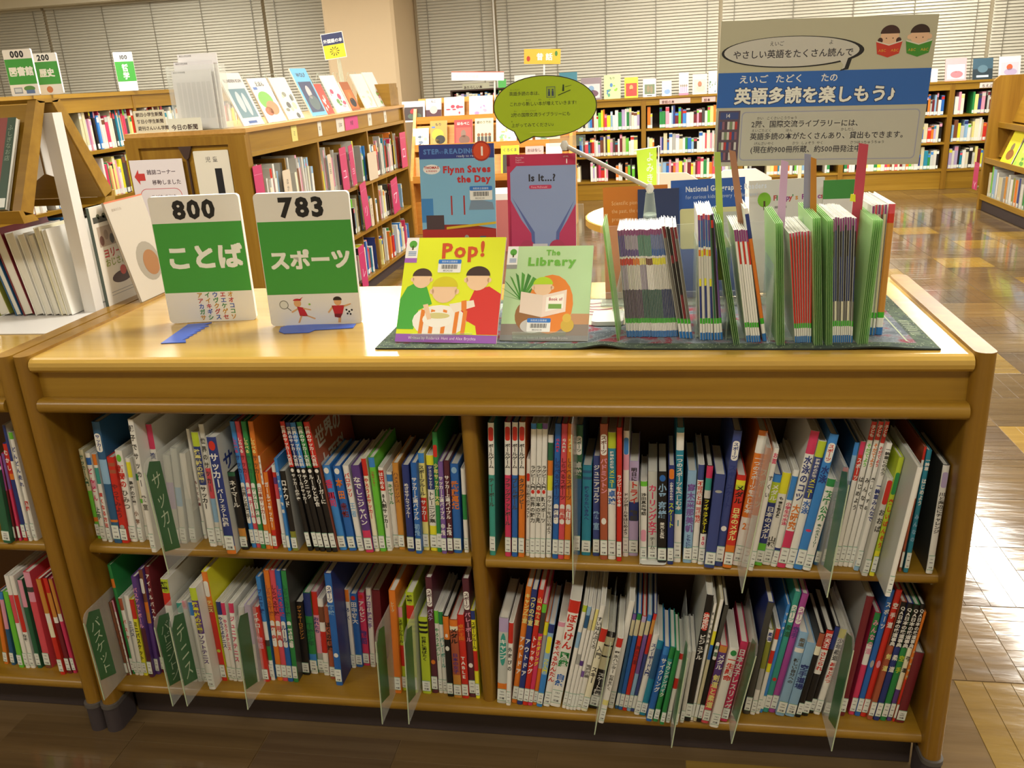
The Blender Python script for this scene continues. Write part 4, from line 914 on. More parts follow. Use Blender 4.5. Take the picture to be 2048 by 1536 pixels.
face_book('magazine', place(1.446, .43, ZT+.0045, .0, .1, -.02), .15, .235, .012, '#c4c4bc', p_flop, 'pale grey board with a green tree badge behind the red readers')
def p_grn(q, w, h): q.rect(0, w, h*.84, h, '#3a8a3a', 1); q.rect(0, w, 0, h*.84, '#d8d6d0', 1)
face_book('magazine', place(1.584, .40, ZT+.0045, .0, .1, 0), .075, .235, .006, '#c4c4bc', p_grn, 'booklet with a green top behind the navy readers')
for x, w_ in ((1.135, .15), (1.28, .16), (1.44, .16)):
    b = MB(); b.box(0, w_, 0, .003, 0, .16, ACR); b.box(0, w_, -.05, .0, 0, .003, ACG); b.box(0, w_, -.05, -.047, 0, .03, ACR)
    M = Matrix.Translation((x, .385, ZT+.0042)); tag(obj('brochure_holder', b, None, M), 'clear brochure holder in front of the '+('orange magazine' if x < 1.2 else 'blue magazine' if x < 1.3 else 'pale grey board'), 'holder', 'clear brochure holders behind the readers')
# ---- big poster on a clear stand
PW, PH = .4035, .2785
po = board('poster', place(1.3671, .45, 1.1703, .015, -.039, .029), PW, PH, .004, mat('#cfcab0', .6))
q = MB(); q.rect(.0, PW, 0, PH, '#b9b69c', 1); q.rect(0, PW, PH*.415, PH*.655, '#2a62b0', 2); 
q.rect(PW*.005, PW*.995, PH*.01, PH*.405, '#b7b6a6', 2); q.rect(PW*.125, PW*.975, PH*.04, PH*.385, '#9a9cb0', 3, r=.008); q.rect(PW*.13, PW*.97, PH*.047, PH*.378, '#b9b8aa', 3.4, r=.007)
obj('background', q, po)
q = MB(); q.disc(PW*.345, PH*.785, PW*.335, PH*.105, BLK, 3, n=48); q.disc(PW*.34, PH*.787, PW*.318, PH*.099, '#c4c2b8', 3.5, n=48); q.flat([(PW*.575, PH*.72), (PW*.63, PH*.745), (PW*.615, PH*.66), (PW*.575, PH*.65), (PW*.6, PH*.685)], BLK, 3.2); q.flat([(PW*.57, PH*.725), (PW*.61, PH*.74), (PW*.597, PH*.67), (PW*.585, PH*.66), (PW*.59, PH*.69)], '#c4c2b8', 3.8); obj('speech_balloon', q, po)
q = MB(); DK = mat('#33323a', .5); CW = mat('#e6e6dc', .5)
q.text('やさしい英語をたくさん読んで', PW*.065, PH*.752, PW*.0405, DK, 5, .012); q.text('えいご', PW*.235, PH*.83, PW*.023, DK, 5); q.text('よ', PW*.512, PH*.83, PW*.023, DK, 5)
q.text('えいご', PW*.1, PH*.586, PW*.041, CW, 5, .015, sx=1.15); q.text('たどく', PW*.275, PH*.586, PW*.041, CW, 5, .015, sx=1.1); q.text('たの', PW*.49, PH*.586, PW*.041, CW, 5, .015)
q.text('英語多読を楽しもう♪', PW*.083, PH*.45, PW*.081, mat('#1a2a50', .5), 4.5, .075); q.text('英語多読を楽しもう♪', PW*.083, PH*.45, PW*.081, CW, 5.5, .035)
for t, u, v in [('2階、国際交流ライブラリーには、', .175, .278), ('英語多読の本がたくさんあり、貸出もできます。', .172, .192), ('(現在約900冊所蔵、約500冊発注中!)', .178, .098)]: q.text(t, PW*u, PH*v, PW*.0355, DK, 5, .012, sx=.97)
for t, u, v in [('かい', .2, .33), ('こくさいこうりゅう', .248, .33), ('えいごたどく', .178, .244), ('ほん', .345, .244), ('かしだし', .61, .244), ('げんざいやく', .195, .152), ('さつ', .38, .152), ('しょぞう', .425, .152), ('やく', .5, .152), ('さつはっちゅうちゅう', .66, .152)]: q.text(t, PW*u, PH*v, PW*.0165, DK, 5)
obj('lettering', q, po)
q = MB()
for cx, bc, hc in ((.79, '#c4392a', '#3f2420'), (.925, '#3f8a2c', '#33201a')):
    q.disc(PW*cx, PH*.865, PW*.042, PH*.055, '#e0b896', 3); q.disc(PW*cx, PH*.885, PW*.044, PH*.055, hc, 3.4, a0=0, a1=180)
    if cx < .8: q.disc(PW*(cx-.042), PH*.84, PW*.012, PH*.02, hc, 3.3); q.disc(PW*(cx+.042), PH*.84, PW*.012, PH*.02, hc, 3.3)
    else: q.disc(PW*(cx-.044), PH*.86, PW*.012, PH*.016, '#e0b896', 3.3); q.disc(PW*(cx+.044), PH*.86, PW*.012, PH*.016, '#e0b896', 3.3)
    q.disc(PW*(cx-.015), PH*.855, PW*.003, PH*.004, hc, 4, n=8); q.disc(PW*(cx+.015), PH*.855, PW*.003, PH*.004, hc, 4, n=8)
    q.flat([(PW*(cx-.06), PH*.835), (PW*cx, PH*.81), (PW*(cx+.06), PH*.835), (PW*(cx+.05), PH*.755), (PW*cx, PH*.73), (PW*(cx-.05), PH*.755)], bc, 4.4)
    q.flat([(PW*(cx-.058), PH*.84), (PW*cx, PH*.815), (PW*cx, PH*.807), (PW*(cx-.058), PH*.832)], '#d8d4c4', 5); q.flat([(PW*(cx+.058), PH*.84), (PW*cx, PH*.815), (PW*cx, PH*.807), (PW*(cx+.058), PH*.832)], '#d8d4c4', 5)
    for s in (-.045, .012): q.text('ABC', PW*(cx+s), PH*.768, PW*.017, mat('#d8a83a', .5), 5.5)
obj('reading_children_picture', q, po)
q = MB(); q.rect(PW*.012, PW*.118, PH*.03, PH*.395, '#5a4a5a', 3); q.rect(PW*.02, PW*.11, PH*.335, PH*.385, '#3a4a80', 4); q.text('14', PW*.045, PH*.347, PW*.028, CW, 5)
for i in range(4):
    for k in range(7): q.rect(PW*(.02+.0125*k), PW*(.031+.0125*k), PH*(.045+.073*i), PH*(.1+.073*i), ['#b83a3a', '#c8c6c0', '#3a4a80', '#7a8a6a', '#8a5a6a', '#d0ccc0', '#4a3a4a'][(i*3+k*2) % 7], 4)
obj('shelf_photo', q, po)
b = MB(); b.tube([(PW*.5, .02, -.26), (PW*.5, .02, .03)], .006, ACG, 10); b.box(PW*.5-.05, PW*.5+.05, -.02, .07, -.2685, -.262, ACG); obj('clear_stand', b, po)
tag(po, 'large beige and blue poster inviting people to read easy English books', 'poster')
# ---- speech balloon sign on a jointed clear stand
bo = empty('balloon_sign', (1.165, .235, ZT+.0045)); b = MB(); b.prism(stadium(-.04, .022, -.045, .04, .012), 2, 0, .008, mat('#e2e2dc', .4)); obj('base', b, bo)
b = MB(); b.tube([(.008, .03, .008), (.03, .04, .1), (.073, .045, .15), (.073, .03, .2)], [.012, .013, .015, .013], ACG, 12); b.tube([(.073, .03, .2), (.073, .03, .243)], [.013, .008], ACG, 12); obj('post', b, bo)
b = MB(); b.tube([(.075, .03, .25), (-.09, .05, .335)], .0042, mat('#b9ada0', .3), 10); obj('arm', b, bo)
b = MB(); 
for p in ((.073, .03, .25), (-.09, .05, .335)): b.tube([(p[0], p[1], p[2]-.009), (p[0], p[1], p[2]), (p[0], p[1], p[2]+.009)], [.005, .0085, .004], mat('#dcdad4', .2), 10)
obj('joints', b, bo)
b = MB(); b.box(-.12, -.05, .058, .061, .333, .352, ACG); obj('clip', b, bo)
sb = MB(); rx, rz = .1, .057; pts = [(rx*math.cos(math.radians(a)), rz*math.sin(math.radians(a))) for a in range(-112, 236, 8)]
pts = [p for p in pts]; tail = [(-.062, -.044), (-.05, -.068), (-.022, -.0555)]
sb.prism(pts+tail, 1, 0, .0012, mat('#2c2c22', .5)); 
M = Matrix.Translation((-.126, .055, .408)) @ Matrix.Rotation(math.radians(1), 4, 'Y'); so = obj('balloon', sb, bo, M)
q = MB(); q.flat([(x*.982, z*.97) for x, z in pts]+[(-.06, -.0435), (-.049, -.0645), (-.0225, -.0535)], '#a9c41e', 1); obj('green_face', q, so)
q = MB(); d2 = mat('#3a4420', .5)
for t, u, v in [('英語多読の本は、', -.068, .022), ('これから新しい本が増えていきます!', -.068, .003), ('2階の国際交流ライブラリーにも', -.066, -.017), ('上がってみてください♪', -.066, -.036)]: q.text(t, u, v, .0081, d2, 2, .008, sx=.98)
for t, u, v in [('えいごたどく', -.066, .031), ('あたら', -.036, .012), ('ほん', -.012, .012), ('ふ', .008, .012), ('かい', -.06, -.008), ('こくさいこうりゅう', -.045, -.008), ('あ', -.066, -.027)]: q.text(t, u, v, .0032, d2, 2)
q.rect(.004, .021, .016, .036, '#4a5a60', 2); q.rect(.005, .02, .017, .035, '#9ab42c', 2.4)
for u in (.009, .016): q.disc(u, .03, .0018, .0018, '#3a4a60', 3, n=10); q.rect(u-.002, u+.002, .019, .028, '#3a4a60', 3)
q.flat([(.026, .019), (.05, .028), (.05, .0295), (.026, .0205)], '#1e3a1a', 3); q.disc(.0365, .0375, .0016, .0016, '#1e3a1a', 3, n=10); q.flat([(.034, .027), (.038, .027), (.038, .036), (.035, .036)], '#1e3a1a', 3); q.flat([(.04, .034), (.052, .037), (.052, .0375), (.04, .035)], '#1e3a1a', 3); q.rect(-.03, .05, -.0475, -.0465, '#c8d45a', 2); obj('lettering', q, so)
tag(bo, 'yellow-green speech balloon sign on a jointed clear stand', 'sign')
# ---- picture book behind the 800 sign
def p_hole(q, w, h): q.rect(0, w, 0, h, '#b4ab9c', 1); q.rect(0, w, h*.985, h, '#c8663a', 2); q.disc(w*.55, h*.35, w*.3, h*.2, '#8a8272', 2); q.disc(w*.6, h*.33, w*.2, h*.13, '#8a5a28', 3); q.text('絵本のたね', w*.12, h*.9, w*.05, mat('#8a7a6a', .5), 2)
face_book('picture_book', place(.03, .425, ZT+.007, math.radians(90), .2), .16, .243, .006, '#b4ab9c', p_hole, 'pale beige picture book tilting behind the 800 sign')
# ---- white stand with slanted wooden trays on the neighbouring bookcase
ds = empty('display_stand', (-.06, .37, ZT)); WP = mat('#dcd9d4', .4)
b = MB(); b.box(-.62, .015, -.19, .15, .0005, .0025, WP); obj('base_plate', b, ds)
b = MB(); b.box(-.016, .014, -.016, .016, .0025, .45, WP); obj('post', b, ds)
b = MB(); b.box(-.62, -.59, -.016, .016, .0025, .45, WP); obj('post', b, ds)
for s in (-1, 1):
    b = MB(); b.prism([(s*.012, .47), (s*.03, .47), (s*.145, .262), (s*.127, .252)], 0, -.64, -.004, WX); t_ = obj('tray', b, ds)
    b = MB(); b.prism([(s*.13, .25), (s*.118, .235), (s*.165, .235), (s*.172, .262), (s*.16, .262), (s*.155, .25)], 0, -.645, .001, WX); obj('ledge', b, t_)
    for a in (-.0215,): b = MB(); b.prism([(s*.012, .474), (s*.04, .478), (s*.165, .262), (s*.13, .25)], 0, -.02, .0, WX); obj('end_strip', b, t_)
    b = MB(); b.prism([(s*.004, .44), (s*.02, .45), (s*.095, .32), (s*.06, .3), (s*.004, .32)], 0, -.05, -.048, WP); obj('bracket', b, ds)
b = MB(); b.prism([(-.03, .472), (.03, .472), (.04, .48), (-.04, .48)], 0, -.645, 0, WX); obj('ridge_cap', b, ds)
tag(ds, 'white metal book stand topped by two slanted wooden trays', 'book stand')
def p_meat(q, w, h):
    q.rect(0, w, 0, h, '#8a3a32', 1); q.rect(w*.94, w, 0, h, '#2f4a34', 2); q.rect(w*.6, w*.8, h*.5, h*.72, '#2f4a44', 3)
    for k in range(7): q.flat([(w*(.2+.09*k), 0), (w*(.22+.09*k), 0), (w*(.28+.07*k), h*.5), (w*(.2+.1*k), h), (w*(.19+.1*k), h), (w*(.26+.07*k), h*.5)], '#c89a84', 2)
    q.text('ふしぎなお店', w*.97, h*.92, w*.04, mat('#8fa08a', .5), 4, vert=True); q.rect(w*.945, w*.995, h*.02, h*.12, STK, 4)
face_book('picture_book', Matrix.Translation((-.42, .204, 1.165)) @ Matrix.Rotation(-.5, 4, 'X'), .325, .205, .012, '#2f4a34', p_meat, 'large dark red and green picture book on the slanted wooden tray')
def p_jolly(q, w, h):
    q.rect(0, w, 0, h, '#d8d2c6', 1); q.rect(w*.05, w, h*.84, h*.9, '#4a4a44', 2)
    for k in range(5): q.disc(w*(.2+.16*k), h*.9, w*.05, h*.025, '#5a5e4a', 2)
    q.rect(w*.1, w*.95, h*.6, h*.8, '#a89888', 2)
    for k in range(6): q.disc(w*(.18+.14*k), h*(.66+.05*(k % 2)), w*.06, h*.05, ['#6a4a42', '#8a7a6c', '#4a4a48'][k % 3], 3)
    q.text('ヨリーと', w*.15, h*.49, w*.17, mat('#b83a3a', .5), 3, .03); q.text('おじさん', w*.15, h*.4, w*.15, mat('#8a9a4a', .5), 3, .02); q.disc(w*.55, h*.26, w*.3, h*.06, '#4a3a3c', 2); q.disc(w*.6, h*.32, w*.09, h*.05, '#b84a44', 3)
    for k in range(2): q.rect(w*.15, w*.9, h*(.1+.03*k), h*(.107+.03*k), '#9a9a98', 2)
face_book('picture_book', Matrix.Translation((-.036, .392, ZT+.003)) @ Matrix.Rotation(math.radians(90), 4, 'Z'), .14, .235, .008, '#5a6a64', p_jolly, 'white picture book with small sepia pictures beside the white stand post')
for i, (x, t, h, c, ln) in enumerate([(-.262, .03, .19, 'V', -.2), (-.226, .016, .2, 'H', -.19), (-.2, .026, .205, 'D', -.17), (-.171, .022, .196, 'W', -.15), (-.147, .018, .192, 'W', -.13), (-.126, .016, .19, 'w', -.12), (-.108, .014, .205, 'C', -.1), (-.093, .012, .2, 'W', -.09)]):
    d = .17; M = Matrix.Translation((x, .325+d, ZT+.0035+abs(math.sin(ln))*t/2)) @ Matrix.Rotation(ln, 4, 'Y') @ Matrix.Rotation(math.pi, 4, 'Z')
    o = make_book('picture_book', M, t, h, d, parse(c), '', None, sticker=False)
    tag(o, ['olive and yellow', 'steel-blue', 'dark red', 'wide white', 'white', 'off-white', 'cream', 'narrow white'][i]+' picture book, pages outward, leaning on the white stand base', 'book', 'picture books leaning on the white stand')
# ---------------------------------------------------------------- background furniture
RND = random.Random(21)
BCOL = [cov(k) for k in 'WWWWwwgCCGrRPLbBNTEMYOpASKDXyc']
def facing(axis):
    """matrix turning the local front (-y) to +x, -x or leaving it"""
    return {'+x': math.radians(90), '-x': math.radians(-90), '-y': 0}[axis]
def rows_of_books(rows, length, zs, hmax, depth=.16, gaps=.06, tmin=.012, tmax=.034, lab=True, rnd=RND):
    """many small spines in one mesh; local x along the shelf, front at y=0"""
    b = MB()
    for z in zs:
        x = .01
        while x < length-.03:
            t = rnd.uniform(tmin, tmax)
            if rnd.random() < gaps: x += rnd.uniform(.03, .12); continue
            if x+t > length-.01: break
            h = hmax*rnd.uniform(.62, .97); y = rnd.uniform(.01, .03); c = rnd.choice(BCOL)
            v = [(x, y, z), (x+t-.001, y, z), (x+t-.001, y, z+h), (x, y, z+h), (x, y+depth, z), (x+t-.001, y+depth, z), (x+t-.001, y+depth, z+h), (x, y+depth, z+h)]
            b.add(v, [(0, 1, 2, 3), (1, 5, 6, 2), (4, 0, 3, 7)], c); b.add(v, [(3, 2, 6, 7)], PAGE)
            if lab: b.add([(x+.001, y-.0006, z+.006), (x+t-.002, y-.0006, z+.006), (x+t-.002, y-.0006, z+.036), (x+.001, y-.0006, z+.036)], [(0, 1, 2, 3)], STK)
            if rnd.random() < .5: b.add([(x, y-.0005, z+h*.8), (x+t-.001, y-.0005, z+h*.8), (x+t-.001, y-.0005, z+h*.95), (x, y-.0005, z+h*.95)], [(0, 1, 2, 3)], rnd.choice(BCOL))
            x += t
    return b
DARK = mat('#3a2418', .7)
# ---- long island bookcase, end panel with the number 1
IX0, IX1, IY0, IY1, IZ = -1.345, -.71, 2.66, 5.5, 1.2
isl = empty('island_bookcase', ((IX0+IX1)/2, IY0, 0)); ox, oy = isl.location.x, isl.location.y
def ib(name, x0, x1, y0, y1, z0, z1, m, par=isl): return obj(name, bx(x0-ox, x1-ox, y0-oy, y1-oy, z0, z1, m), par)
ib('end_panel', IX0, IX1, IY0, IY0+.04, .08, IZ-.02, WZ); ib('end_panel', IX0, IX1, IY1-.04, IY1, .08, IZ-.02, WZ)
ib('top_board', IX0, IX1+.004, IY0, IY1, IZ-.02, IZ, wood('oak_island_top', '#a87a3c', '#c0924e', '#d2a868', 'y'))
for z in (1.085, .735, .425, .105): ib('shelf', IX0+.05, IX1-.002, IY0+.04, IY1-.04, z-.022, z, WY)
ib('fascia', IX1-.03, IX1-.018, IY0+.04, IY1-.04, 1.085, 1.18, WY); ib('back_board', (IX0+IX1)/2-.01, (IX0+IX1)/2+.01, IY0+.04, IY1-.04, .1, 1.06, DARK)
ib('plinth', IX0+.04, IX1-.03, IY0+.03, IY1-.03, 0, .083, BASE)
for y in (3.6, 4.53): ib('upright', IX1-.3, IX1-.004, y-.012, y+.012, .105, 1.063, WZ)
for y in (2.85, 3.15, 3.84, 4.05, 4.28, 4.72, 4.96, 5.2):
    for z in (.105, .425, .735): 
        if z == .735 or y > 3.7: ib('bay_divider', IX1-.26, IX1-.03, y-.005, y+.005, z, z+.28, WZ)
# raised frame and recessed door panels of the end
f = MB(); w_ = IX1-IX0
for a0, a1, z0, z1 in [(0, .07, .1, 1.17), (w_-.09, w_, .1, 1.17), (.07, w_-.09, 1.13, 1.17)]: f.box(IX0-ox+a0, IX0-ox+a1, -.016, 0, z0, z1, WZ)
obj('end_frame', f, isl)
f = MB(); f.prism([(-.035, 1.125), (.035, 1.125), (.012, 1.07), (.0, 1.06), (-.012, 1.07)], 1, -.018, -.001, DARK); f.box(-.004, .004, -.012, 0, .1, 1.07, DARK); f.T = None; obj('panel_gap', f, isl, Matrix.Translation((.0, 0, .005)))
tag(isl, 'long oak island bookcase with a number 1 card on its end panel', 'bookcase')
o = board('number_card', place(-.995, IY0-.006, .60, 0, 0, 0), .185, .505, .004, mat('#dcd6c4', .5), r=.006)
q = MB(); q.text('児 童', .092, .452, .028, INK, 2, center=True); q.text('1', .095, .16, .38, BLK, 2, .0, center=True); obj('lettering', q, o); obj('wooden_frame', MB().box(-.02, .205, .004, .0045, -.02, .525, WX), o)
tag(o, 'cream card with a black number 1 on the island end panel', 'card')
o = board('notice', place(-1.335, IY0-.021, .62, 0, 0, 0), .285, .455, .002, mat('#dcd4d4', .5))
q = MB(); q.text('雑誌コーナー', .085, .385, .026, mat('#5a4a50', .5), 2, .015); q.text('移動しました', .105, .335, .026, mat('#5a4a50', .5), 2, .015); q.flat([(.015, .375), (.04, .41), (.04, .39), (.072, .39), (.072, .355), (.04, .355), (.04, .335)], '#c03a34', 2)
q.rect(.03, .255, .02, .315, '#c05a5e', 2, r=.035); q.rect(.033, .252, .023, .312, '#dcd4d4', 2.4, r=.033); q.text('こどものとも', .085, .265, .024, mat('#5a4a50', .5), 3); q.text('かがくのとも', .085, .22, .024, mat('#4a6a4a', .5), 3); q.text('おおきな', .09, .17, .028, mat('#c0603a', .5), 3, .02); obj('lettering', q, o)
tag(o, 'white notice with a red arrow on the island end panel', 'notice')
# spines on the island shelves: each one counted
n_i = 0; isl_desc = []
for zi, (z, ya, yb) in enumerate([(.735, 2.72, 4.3)]):
    y = ya; lastc = ''
    while y < yb-.03:
        t = RND.uniform(.012, .03)
        if any(abs(y+t/2-d) < .022+t/2 for d in (2.85, 3.15, 3.84, 4.05, 4.28, 4.53, 3.6, 4.72, 4.96, 5.2)): y += .012; continue
        if RND.random() < .10: y += RND.uniform(.03, .08); continue
        h = RND.uniform(.19, .29 if z > .7 else .25); k = RND.choice('WWWwwgCCprLNEYySXAc')
        M = Matrix.Translation((IX1-.012-RND.uniform(0, .03), y+t/2, z+.001)) @ Matrix.Rotation(math.radians(90), 4, 'Z') @ Matrix.Rotation(RND.uniform(-.03, .06), 4, 'Y')
        bb = [(k, 1.0)] if RND.random() < .5 else [(RND.choice('WRNpLG'), .2), (k, 1.0)]
        o = make_book('book', M, t*.95, h, .2, bb, '', 'w'); sh = ['upper', 'middle', 'lowest'][zi]
        isl_desc.append((o, CN[k], sh, CN[bb[0][0]])); y += t; n_i += 1
for i, (o, c, sh, tp) in enumerate(isl_desc):
    pv = isl_desc[i-1][1] if i and isl_desc[i-1][2] == sh else 'shelf end'; nx_ = isl_desc[i+1][1] if i+1 < len(isl_desc) and isl_desc[i+1][2] == sh else 'shelf end'
    tag(o, '%s book%s between %s and %s, island bookcase %s shelf' % (c, '' if tp == c else ' with '+tp+' top', pv, nx_, sh), 'book', 'books on the island bookcase')
b = MB()
for z, ya, yb in [(.736, 4.3, 5.42), (.426, 3.75, 5.42), (.106, 3.9, 5.42)]:
    q = rows_of_books(1, yb-ya, (z,), .29 if z > .7 else .25, .2, gaps=.08); base = len(b.v)
    for m in q.ms: b.mi(m)
    b.v += [(IX1-.012-p[1], p[0]+ya, p[2]) for p in q.v]; b.f += [tuple(k+base for k in f_) for f_ in q.f]; b.m += [b.ms.index(q.ms[k]) for k in q.m]; b.sm += q.sm
o = obj('book_rows', b); o['kind'] = 'stuff'; tag(o, 'rows of small book spines at the far end of the island bookcase', 'books')
PK = mat('#c2376a', .4)
def side_tag(y0, y1, z0, z1, ch, label, lean=0, x=IX1+.012, m=PK, name='index_plate', face='+x'):
    w = y1-y0; M = Matrix.Translation((x, y0, z0)) @ Matrix.Rotation(math.radians(90 if face == '+x' else -90), 4, 'Z') @ Matrix.Rotation(lean, 4, 'Y')
    o = board(name, M, w, z1-z0, .002, m, r=.004); q = MB(); q.rect(w*.06, w*.94, (z1-z0)*.84, (z1-z0)*.845, '#e0a0bc', 1); q.text(ch, w*.5, (z1-z0)*.28, w*.62, mat('#f0c8da', .5), 2, center=True); obj('lettering', q, o)
    obj('holder', MB().box(w*.3, w*.6, .002, .12, .02, .03, ACR), o); tag(o, label, 'index plate', 'pink index plates on the bookcases')
side_tag(2.66, 2.76, .745, 1.02, 'ヤ', 'pink index plate nearest the number 1 end panel')
side_tag(3.90, 4.02, .735, 1.0, 'ユ', 'pink index plate lettered yu on the island upper shelf', -.03); side_tag(4.09, 4.17, .745, 1.0, 'ヨ', 'pink index plate lettered yo on the island upper shelf', -.1); side_tag(5.26, 5.42, .735, 1.0, 'ロ', 'pink index plate lettered ro on the island upper shelf')
side_tag(4.24, 4.37, .43, .74, 'リ', 'pink index plate lettered ri on the island middle shelf', -.12); side_tag(4.93, 5.1, .43, .68, 'ワ', 'pink index plate lettered wa on the island middle shelf', -.1); side_tag(4.05, 4.17, .06, .35, 'レ', 'pink index plate lettered re on the island lowest shelf', -.05)
for y0, y1, z0, z1, t, lb in [(3.02, 3.12, .74, .96, 'ほかの本', 'beige name tab beside the tallest island books'), (3.70, 3.76, .74, .98, '吉田', 'narrow beige name tab on the island upper shelf'), (4.46, 4.66, .735, .92, '', 'blank beige card standing out on the island upper shelf'), (4.40, 4.46, .43, .62, 'ロシア', 'beige name tab beside the pink ri plate')]:
    M = Matrix.Translation((IX1+.004, y0, z0)) @ Matrix.Rotation(math.radians(90), 4, 'Z'); o = board('name_tab', M, y1-y0, z1-z0, .003, mat('#d2c2aa', .6), r=.012)
    if t: q = MB(); q.text(t, (y1-y0)/2, (z1-z0)*.8, .03, INK, 2, vert=True, pitch=.035); obj('lettering', q, o)
    tag(o, lb, 'name tab', 'beige name tabs on the island bookcase')
for k, (y0, y1, c, t) in enumerate([(3.26, 3.34, '#d8cf7a', 'ミ'), (3.66, 3.72, '#dcd6c8', '早'), (3.98, 4.12, '#dcd2c4', '日本'), (4.14, 4.4, '#cf4a84', '外国'), (4.62, 4.7, '#dcd6c8', '中'), (5.0, 5.06, '#dcd6c8', '古')]):
    M = Matrix.Translation((IX1-.0165, y0, 1.092)) @ Matrix.Rotation(math.radians(90), 4, 'Z'); o = board('shelf_sticker', M, y1-y0, .082, .001, mat(c, .6)); q = MB(); q.text(t, (y1-y0)/2, .03, .03, INK, 2, center=True); obj('lettering', q, o)
    tag(o, ['pale yellow', 'narrow white', 'wide off-white', 'bright pink', 'small white', 'farthest small white'][k]+' sticker on the island bookcase fascia', 'sticker', 'stickers along the island fascia')
# face-out books on top of the island
def cover(c1, c2, c3, c4, txt='', style=0):
    def p(q, w, h):
        q.rect(0, w, 0, h, c1, 1)
        if style == 0: q.rect(w*.12, w*.9, h*.15, h*.7, c2, 2); q.disc(w*.4, h*.45, w*.12, h*.2, c3, 3); q.disc(w*.65, h*.4, w*.1, h*.22, c3, 3); q.rect(w*.3, w*.7, h*.04, h*.09, c4, 2)
        elif style == 1: q.disc(w*.45, h*.5, w*.35, h*.2, c2, 2); q.disc(w*.6, h*.32, w*.3, h*.16, c3, 3); q.disc(w*.35, h*.25, w*.2, h*.1, c4, 3); q.rect(w*.1, w*.3, h*.74, h*.8, '#5a78b8', 2)
        elif style == 2: q.rect(w*.1, w*.92, h*.08, h*.72, c2, 2); q.disc(w*.5, h*.5, w*.14, h*.14, c3, 3); q.disc(w*.55, h*.28, w*.3, h*.16, c4, 3)
        elif style == 3: 
            for k in range(9): q.disc(w*RND.uniform(.15, .85), h*RND.uniform(.08, .6), w*RND.uniform(.04, .13), h*RND.uniform(.03, .09), [c2, c3, c4][k % 3], 2+.1*k, n=10)
        elif style == 4: q.rect(0, w, h*.0, h*.5, c2, 2); q.disc(w*.5, h*.5, w*.25, h*.18, c3, 3); q.rect(w*.2, w*.8, h*.1, h*.2, c4, 3)
        elif style == 5:
            for k in range(4): q.disc(w*(.2+.2*k), h*.42, w*.085, h*.06, c3, 3); q.rect(w*(.12+.2*k), w*(.28+.2*k), h*.12, h*.36, c2, 2)
            q.rect(w*.0, w, 0, h*.1, c4, 2.5)
        if txt: q.text(txt, w*.5, h*.82, min(w*.8/len(txt)*(1 if ord(txt[0]) > 0x3000 else 1.6), h*.12), mat('#4a4444' if sum(lin(c1)) > .8 else '#f0ece6', .5), 4, .02, center=True)
    return p
def stand_book(M, w, h, paint, label, group, t=.008, edge='#d8d4c8', name='picture_book'):
    o = face_book(name, M, w, h, t, edge, paint, label, group); return o
IB = [((488, 248), .2, .281, cover('#dcdad4', '#6a8a94', '#b8c4c8', '#3a5a9a', 'BLINDEN KUH'), 'white picture book with a teal photo on the island top'), ((537, 242), .2, .25, cover('#e6e2d8', '#7ab84a', '#c88a5a', '#b8663a', 'えほん', 1), 'white picture book with green and orange scene on the island top'),
      ((578, 240), .19, .25, cover('#d8dccc', '#b8c8a0', '#8a8a78', '#5a5a52', '', 3), 'pale picture book with grey-green drawing on the island top'), ((626, 233), .2, .303, cover('#6ab4dc', '#3a4060', '#b8b4b4', '#5a6a6a', 'WOLF', 2), 'tall light blue picture book with a dark picture on the island top'),
      ((656, 229), .1, .2, cover('#c8402c', '#d87a5a', '#f0e8e0', '#f0e8e0', '', 3), 'small red picture book on the island top'), ((676, 226), .2, .254, cover('#e8e6de', '#c8a8b8', '#b84a6a', '#6a9a4a', '', 3), 'white picture book with pastel figures on the island top'),
      ((705, 221), .14, .205, cover('#a85a24', '#c8702c', '#c8843c', '#1e1a1e', '', 2), 'orange and black picture book on the island top'), ((733, 219), .2, .259, cover('#eceade', '#c8d4e0', '#d8d0b8', '#e0dcc0', '', 3), 'plain white picture book near the far end of the island top'),
      ((757, 215), .19, .27, cover('#e0dcd8', '#c89aa8', '#8ab86a', '#b84a3a', '', 3), 'white picture book with pink and green scene at the island end')]
for (px, w, h, p, lb) in IB:
    B = hit(*px, 0, -.80); M = place(-.80, B.y, IZ+.001, math.radians(84), .40); stand_book(M, w, h, p, lb, 'face-out books on the island top')
    e = MB(); e.T = Matrix.Translation((.02, .01, 0)); e.tube([(0, -.02, .002), (w-.05, -.02, .002)], .0015, ACG, 5); e.tube([(.01, 0, .0), (.01, .12, .25)], .0018, ACG, 5); e.tube([(w-.06, 0, 0), (w-.06, .12, .25)], .0018, ACG, 5); e.tube([(.01, .2, .0), (.01, .12, .25), (w-.06, .12, .25), (w-.06, .2, 0)], .0018, ACG, 5)
    tag(obj('wire_stand', e, None, place(-.80, B.y, IZ+.001, math.radians(84))), 'clear rod stand behind the '+lb.split(' on the island')[0].split(' near the')[0].split(' at the')[0], 'book stand', 'clear stands on the island top')
b = MB(); b.box(0, .26, 0, .02, 0, .16, WX); b.box(0, .02, .02, .2, 0, .16, WX); b.box(.24, .26, .02, .2, 0, .16, WX); b.box(0, .26, .2, .22, 0, .13, WX); tag(obj('wooden_box', b, None, Matrix.Translation((-1.0, 5.25, IZ+.001))), 'small open oak box at the far end of the island top', 'box')
